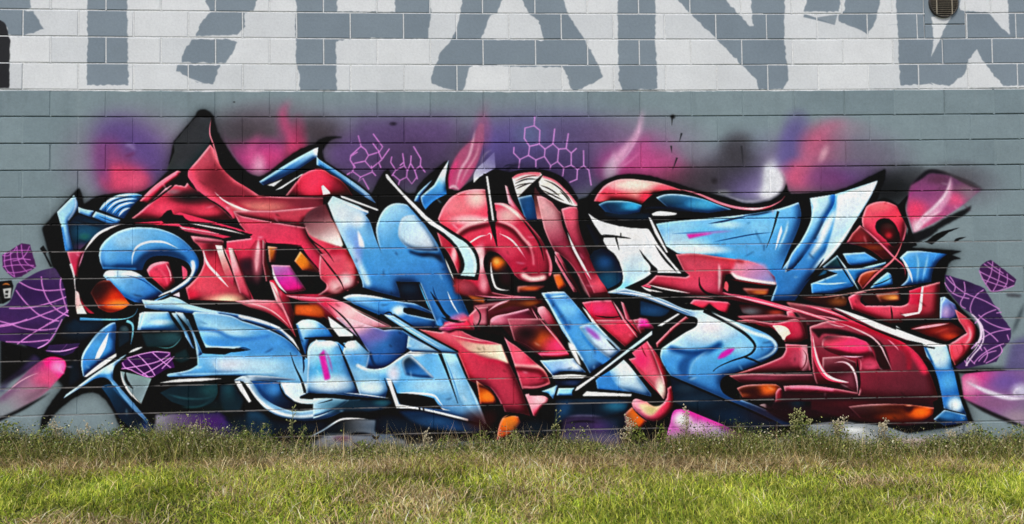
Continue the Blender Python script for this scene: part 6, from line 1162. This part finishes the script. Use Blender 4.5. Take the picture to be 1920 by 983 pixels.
# ---------------------------------------------------------------- weeds along the foot of the wall
SX = []
def fringe():
    n = 62000; x = G.uniform(-1.0, 8.1, n); y = -np.abs(G.normal(0, .20, n))-.015
    den = vnoise(x, y*0, 1.7, 21)*.6+vnoise(x, y*0, 5.0, 22)*.4; keep = G.random(n) < np.clip((den-.25)*2.2, .12, 1); x, y, den = x[keep], y[keep], den[keep]; n = len(x)
    L = G.uniform(.05, .19, n)*(.35+1.6*den**1.6); col = pal(n, [(.15, .21, .03), (.28, .33, .055), (.46, .45, .12), (.58, .50, .24), (.025, .04, .01), (.16, .11, .05)], [3, 3, 3, 2.2, 2.6, .8])
    o = blades(x, y, gz_(x, y)-.006, L, G.uniform(.002, .0055, n), G.uniform(.05, 1.35, n), G.uniform(0, .5, n), G.uniform(0, 2*PI, n), col, 'weed_fringe', M_GRASS)
    tag(o, 'dark tangled weeds crowding the foot of the wall', 'weeds', kind='stuff')
    # dry stalks and seed specks over the fringe
    n = 3200; x = G.uniform(-.9, 8.0, n); y = -G.uniform(.03, .5, n); L = G.uniform(.12, .3, n)
    o = blades(x, y, gz_(x, y), L, G.uniform(.0018, .003, n), G.uniform(.05, 1.2, n), G.uniform(0, .5, n), G.uniform(0, 2*PI, n), pal(n, STRAW, [3, 3, 2, 2, 1]), 'dry_stalks', M_GRASS)
    tag(o, 'loose straw coloured stalks leaning over the weeds', 'dry grass', kind='stuff')
    # thin upright stalks in clumps that overlap the paint
    n = 2600; x = G.uniform(-.9, 8.0, n); den = vnoise(x, x*0, 1.7, 21)*.6+vnoise(x, x*0, 5.0, 22)*.4; kp = G.random(n) < np.clip((den-.3)*2.4, .1, 1); x, den = x[kp], den[kp]; n = len(x); y = -G.uniform(.03, .22, n)
    L = G.uniform(.08, .30, n)*(.4+.9*den); lean = G.uniform(0, .5, n); ang = G.uniform(0, 2*PI, n)
    o = blades(x, y, gz_(x, y), L, G.uniform(.0016, .0035, n), lean, G.uniform(0, .4, n), ang, pal(n, [(.10, .13, .03), (.26, .26, .10), (.44, .39, .22), (.05, .06, .02), (.18, .12, .06)], [3, 3, 3, 2, 1]), 'weed_stalks', M_GRASS)
    tag(o, 'thin upright weed stalks rising in clumps against the paint', 'weeds', kind='stuff')
    SX.append((x, y, gz_(x, y), L))
    # small round leaves and pale seed specks low in the fringe
    n = 26000; x = G.uniform(-1, 8.1, n); den = vnoise(x, x*0, 1.7, 21); y = -G.uniform(.02, .42, n); z = gz_(x, y)+G.uniform(.01, .17, n)*(.25+1.1*den)
    x2, y2, z2, L2 = SX[0]; rp = 7; m_ = len(x2)*rp; q_ = np.repeat(np.arange(len(x2)), rp); t_ = G.uniform(.25, 1.0, m_)
    x = np.concatenate([x, x2[q_]+G.normal(0, .012, m_)]); y = np.concatenate([y, np.minimum(y2[q_]+G.normal(0, .012, m_), -.012)]); z = np.concatenate([z, z2[q_]+L2[q_]*t_*.95]); n = len(x)
    r = G.uniform(.003, .0095, n); a = G.uniform(0, 2*PI, n); tl = G.uniform(-1, 1, n)
    ux, uy, uz = np.cos(a)*r, np.sin(a)*r*.4, tl*r*.6; wx, wy, wz = -np.sin(a)*r*.3, np.cos(a)*r*.5, np.full(n, .6)*r
    V = np.stack([np.stack([x-ux, y-uy, z-uz], 1), np.stack([x+wx, y+wy, z+wz], 1), np.stack([x+ux, y+uy, z+uz], 1), np.stack([x-wx, y-wy, z-wz], 1)], 1)
    b_ = (np.arange(n)*4)[:, None]; T = np.concatenate([b_+np.array([0, 1, 2]), b_+np.array([0, 2, 3])])
    C = np.repeat(pal(n, [(.08, .13, .02), (.19, .25, .045), (.34, .36, .10), (.56, .52, .34), (.03, .035, .012)], [3, 3, 2.4, 1.8, 2])[:, None, :], 4, 1).reshape(-1, 3)
    tag(fast_mesh('weed_leaves', V.reshape(-1, 3), T, M_GRASS, None, C), 'tiny leaves and pale seeds scattered through the weeds', 'weeds', kind='stuff')
fringe()
def leafy_clumps():
    P = []
    for px, h_, r_, m_ in ((25, .26, .16, 900), (105, .22, .12, 600), (165, .16, .10, 350), (232, .20, .12, 600), (268, .22, .08, 450), (345, .17, .14, 500), (470, .20, .12, 450), (505, .26, .09, 450), (575, .24, .08, 420), (690, .11, .12, 280), (840, .15, .14, 450), (900, .17, .14, 600), (965, .17, .12, 500), (1045, .16, .10, 350), (1100, .14, .12, 400), (1185, .24, .11, 550), (1235, .20, .10, 450), (1300, .13, .10, 280), (1420, .12, .10, 280), (1490, .30, .10, 650), (1560, .26, .10, 500), (1660, .20, .07, 380), (1740, .15, .13, 400), (1820, .22, .12, 600), (1890, .24, .14, 700)):
        x0, _ = to_wall(px, 835); x = x0+G.normal(0, r_*.55, m_); t_ = G.random(m_)**1.25; y = -G.uniform(.02, .24, m_); z = gz_(x, y)+h_*t_*(1-.6*np.clip(abs(x-x0)/r_, 0, 1.3))+.01
        P.append(np.stack([x, y, np.maximum(z, gz_(x, y)+.005)], 1))
    P = np.concatenate(P); n = len(P); r = G.uniform(.004, .011, n); u = G.normal(0, 1, (n, 3)); u /= np.linalg.norm(u, axis=1)[:, None]; v = np.cross(u, G.normal(0, 1, (n, 3))); v /= np.linalg.norm(v, axis=1)[:, None]
    u *= (r*1.5)[:, None]; v *= (r*.6)[:, None]
    P[:, 1] = np.minimum(P[:, 1], -.024)
    V = np.stack([P-u, P+v, P+u, P-v], 1); b_ = (np.arange(n)*4)[:, None]; T = np.concatenate([b_+np.array([0, 1, 2]), b_+np.array([0, 2, 3])])
    C = np.repeat(pal(n, [(.09, .14, .02), (.17, .23, .035), (.30, .33, .08), (.48, .44, .22), (.045, .06, .015)], [3, 4, 2.5, 1, 2])[:, None, :], 4, 1).reshape(-1, 3)
    tag(fast_mesh('leafy_weeds', V.reshape(-1, 3), T, M_GRASS, None, C), 'clumps of small leaved green weeds along the wall foot', 'weeds', kind='stuff')
leafy_clumps()
def tube(path, r0, r1, ns=5):
    V, F = [], []; m = len(path)
    for i, p in enumerate(path):
        q = Vector(path[min(i+1, m-1)])-Vector(path[max(i-1, 0)]); q.normalize(); u = q.orthogonal().normalized(); v = q.cross(u); r = r0+(r1-r0)*i/(m-1)
        for j in range(ns): a = 2*PI*j/ns; V.append(tuple(Vector(p)+u*math.cos(a)*r+v*math.sin(a)*r))
    for i in range(m-1):
        for j in range(ns): F.append((i*ns+j, i*ns+(j+1) % ns, (i+1)*ns+(j+1) % ns, (i+1)*ns+j))
    return V, F
M_STEM = {'dry': plain('dry_weed_stem', (.36, .30, .17), .7, .3, 40, .2, 0), 'green': plain('green_weed_stem', (.12, .15, .045), .7, .3, 40, .2, 0)}
M_LEAF = {'dry': plain('dry_weed_leaf', (.22, .20, .08), .65, .35, 60, .2, 0), 'green': plain('green_weed_leaf', (.10, .15, .03), .6, .35, 60, .25, 0)}
M_SEED = {'dry': plain('pale_seed_head', (.50, .44, .30), .8, .3, 90, .15, 0), 'green': plain('yellowish_seed_head', (.34, .34, .14), .8, .3, 90, .15, 0)}
wr = random.Random(4)
def leaf_mesh(L, wd, fold):
    return [(0, 0, 0), (L*.35, -wd/2, fold), (L*.35, wd/2, fold), (L*.4, 0, 0), (L*.75, -wd*.38, fold*.8), (L*.75, wd*.38, fold*.8), (L, 0, -fold*.6)], [(0, 1, 3), (0, 3, 2), (1, 4, 3), (3, 5, 2), (3, 4, 6), (3, 6, 5)]
def weed(px, h_px, y, kind, label, n_stem=3, leaves=10, seeds=14, spread=.07):
    x, z = to_wall(px, 835); zb = float(gz_(np.array(x), np.array(y))); H = h_px/243
    root = tag(empty('weed', (x, y, zb)), label, 'weed')
    for i in range(n_stem):
        hh = H*(1 if i == 0 else wr.uniform(.6, .95)); dx = wr.uniform(-1, 1)*spread*(.4 if i == 0 else 1); dy = wr.uniform(-.05, .02); cx = wr.uniform(-.02, .02); m = 7
        path = [(dx*(t/(m-1))**1.4+cx*math.sin(PI*t/(m-1)), dy*(t/(m-1)), -.01+hh*t/(m-1)) for t in range(m)]
        st = mesh_obj('stem', *tube(path, .0030, .0013), M_STEM[kind], root)
        LV, LF = [], []
        def put(V, F, at, az, el, roll, dst):
            R = Matrix.Rotation(az, 3, 'Z') @ Matrix.Rotation(-el, 3, 'Y') @ Matrix.Rotation(roll, 3, 'X'); n0 = len(dst[0])
            for v in V: dst[0].append(tuple(R @ Vector(v)+Vector(at)))
            for f_ in F: dst[1].append(tuple(q+n0 for q in f_))
        def at(t):
            q = t*(m-1); i0 = min(int(q), m-2); a_, b_ = Vector(path[i0]), Vector(path[i0+1]); return a_+(b_-a_)*(q-i0)
        if leaves:
            for q in range(leaves):
                t = wr.uniform(.05, .72); L = wr.uniform(.018, .045)*(1.2-t); put(*leaf_mesh(L, L*.36, .004), at(t), wr.uniform(0, 2*PI), wr.uniform(-.2, 1.0), wr.uniform(-.5, .5), (LV, LF))
            mesh_obj('leaves', LV, LF, M_LEAF[kind], st)['kind'] = 'stuff'
        if seeds:
            SV, SF = [], []
            for q in range(seeds):
                t = wr.uniform(.68, 1.0); b_ = at(t); ln_ = wr.uniform(.008, .035); az = wr.uniform(0, 2*PI); tip = b_+Vector((math.cos(az)*ln_, math.sin(az)*ln_*.6, ln_*wr.uniform(.2, 1)))
                TV, TF = tube([tuple(b_), tuple(tip)], .0008, .0006, 3); n0 = len(SV); SV += TV; SF += [tuple(q2+n0 for q2 in f_) for f_ in TF]
                r = wr.uniform(.004, .0075); n0 = len(SV)
                SV += [tuple(tip+Vector(v)*r) for v in ((1, 0, 0), (0, 1, 0), (-1, 0, 0), (0, -1, 0), (0, 0, 1.5), (0, 0, -1.2))]
                SF += [tuple(q2+n0 for q2 in f_) for f_ in ((0, 1, 4), (1, 2, 4), (2, 3, 4), (3, 0, 4), (1, 0, 5), (2, 1, 5), (3, 2, 5), (0, 3, 5))]
            mesh_obj('seed_head', SV, SF, M_SEED[kind], st)['kind'] = 'stuff'
for a_ in ((1492, 82, -.06, 'green', 'tall bushy weed with pale seed heads before the blue tail tip at the lower right', 6, 16, 26, .09),
           (1566, 70, -.07, 'dry', 'dry weed with pale seed heads before the dark red bulb', 5, 8, 24, .08),
           (553, 92, -.05, 'green', 'single tall thin weed crossing the pale blue hooked stroke at the lower left', 2, 6, 12, .02),
           (1043, 76, -.06, 'green', 'slender green weed stalks right of the upside-down pink triangle', 4, 5, 6, .05),
           (1172, 70, -.08, 'dry', 'straw coloured weed stalks beside the orange ball under the pink curl', 4, 4, 14, .06),
           (1280, 84, -.07, 'dry', 'thin weed with dark seed heads in front of the magenta patch', 3, 7, 18, .04),
           (246, 36, -.10, 'green', 'short weed with pale heads in front of the dark blue foot', 4, 10, 22, .05),
           (118, 62, -.06, 'dry', 'dry weed under the tip of the black left claw', 4, 7, 16, .06),
           (172, 58, -.05, 'dry', 'sparse weed on bare grey wall inside the left arch', 3, 5, 14, .05),
           (1648, 66, -.07, 'dry', 'dry weed with seed heads before the orange patch on the right', 4, 6, 18, .06),
           (1668, 36, -.10, 'green', 'low leafy green weed before the pale bare patch', 6, 16, 3, .05),
           (800, 44, -.06, 'dry', 'thin dry weed before the dark blue base below the pale blue corner', 3, 4, 10, .05),
           (30, 58, -.12, 'green', 'dark bushy weed at the left end of the wall foot', 6, 18, 8, .10),
           (1760, 48, -.08, 'dry', 'bent dry weed in front of the blue leg on the right', 4, 5, 12, .09),
           (1886, 44, -.10, 'green', 'leafy weed at the right end of the wall foot', 5, 14, 8, .08),
           (372, 50, -.07, 'dry', 'dry weed before the purple patch at the lower left', 4, 6, 16, .06),
           (965, 40, -.09, 'green', 'low weed below the orange ball near the middle', 4, 10, 6, .06)):
    weed(*a_)
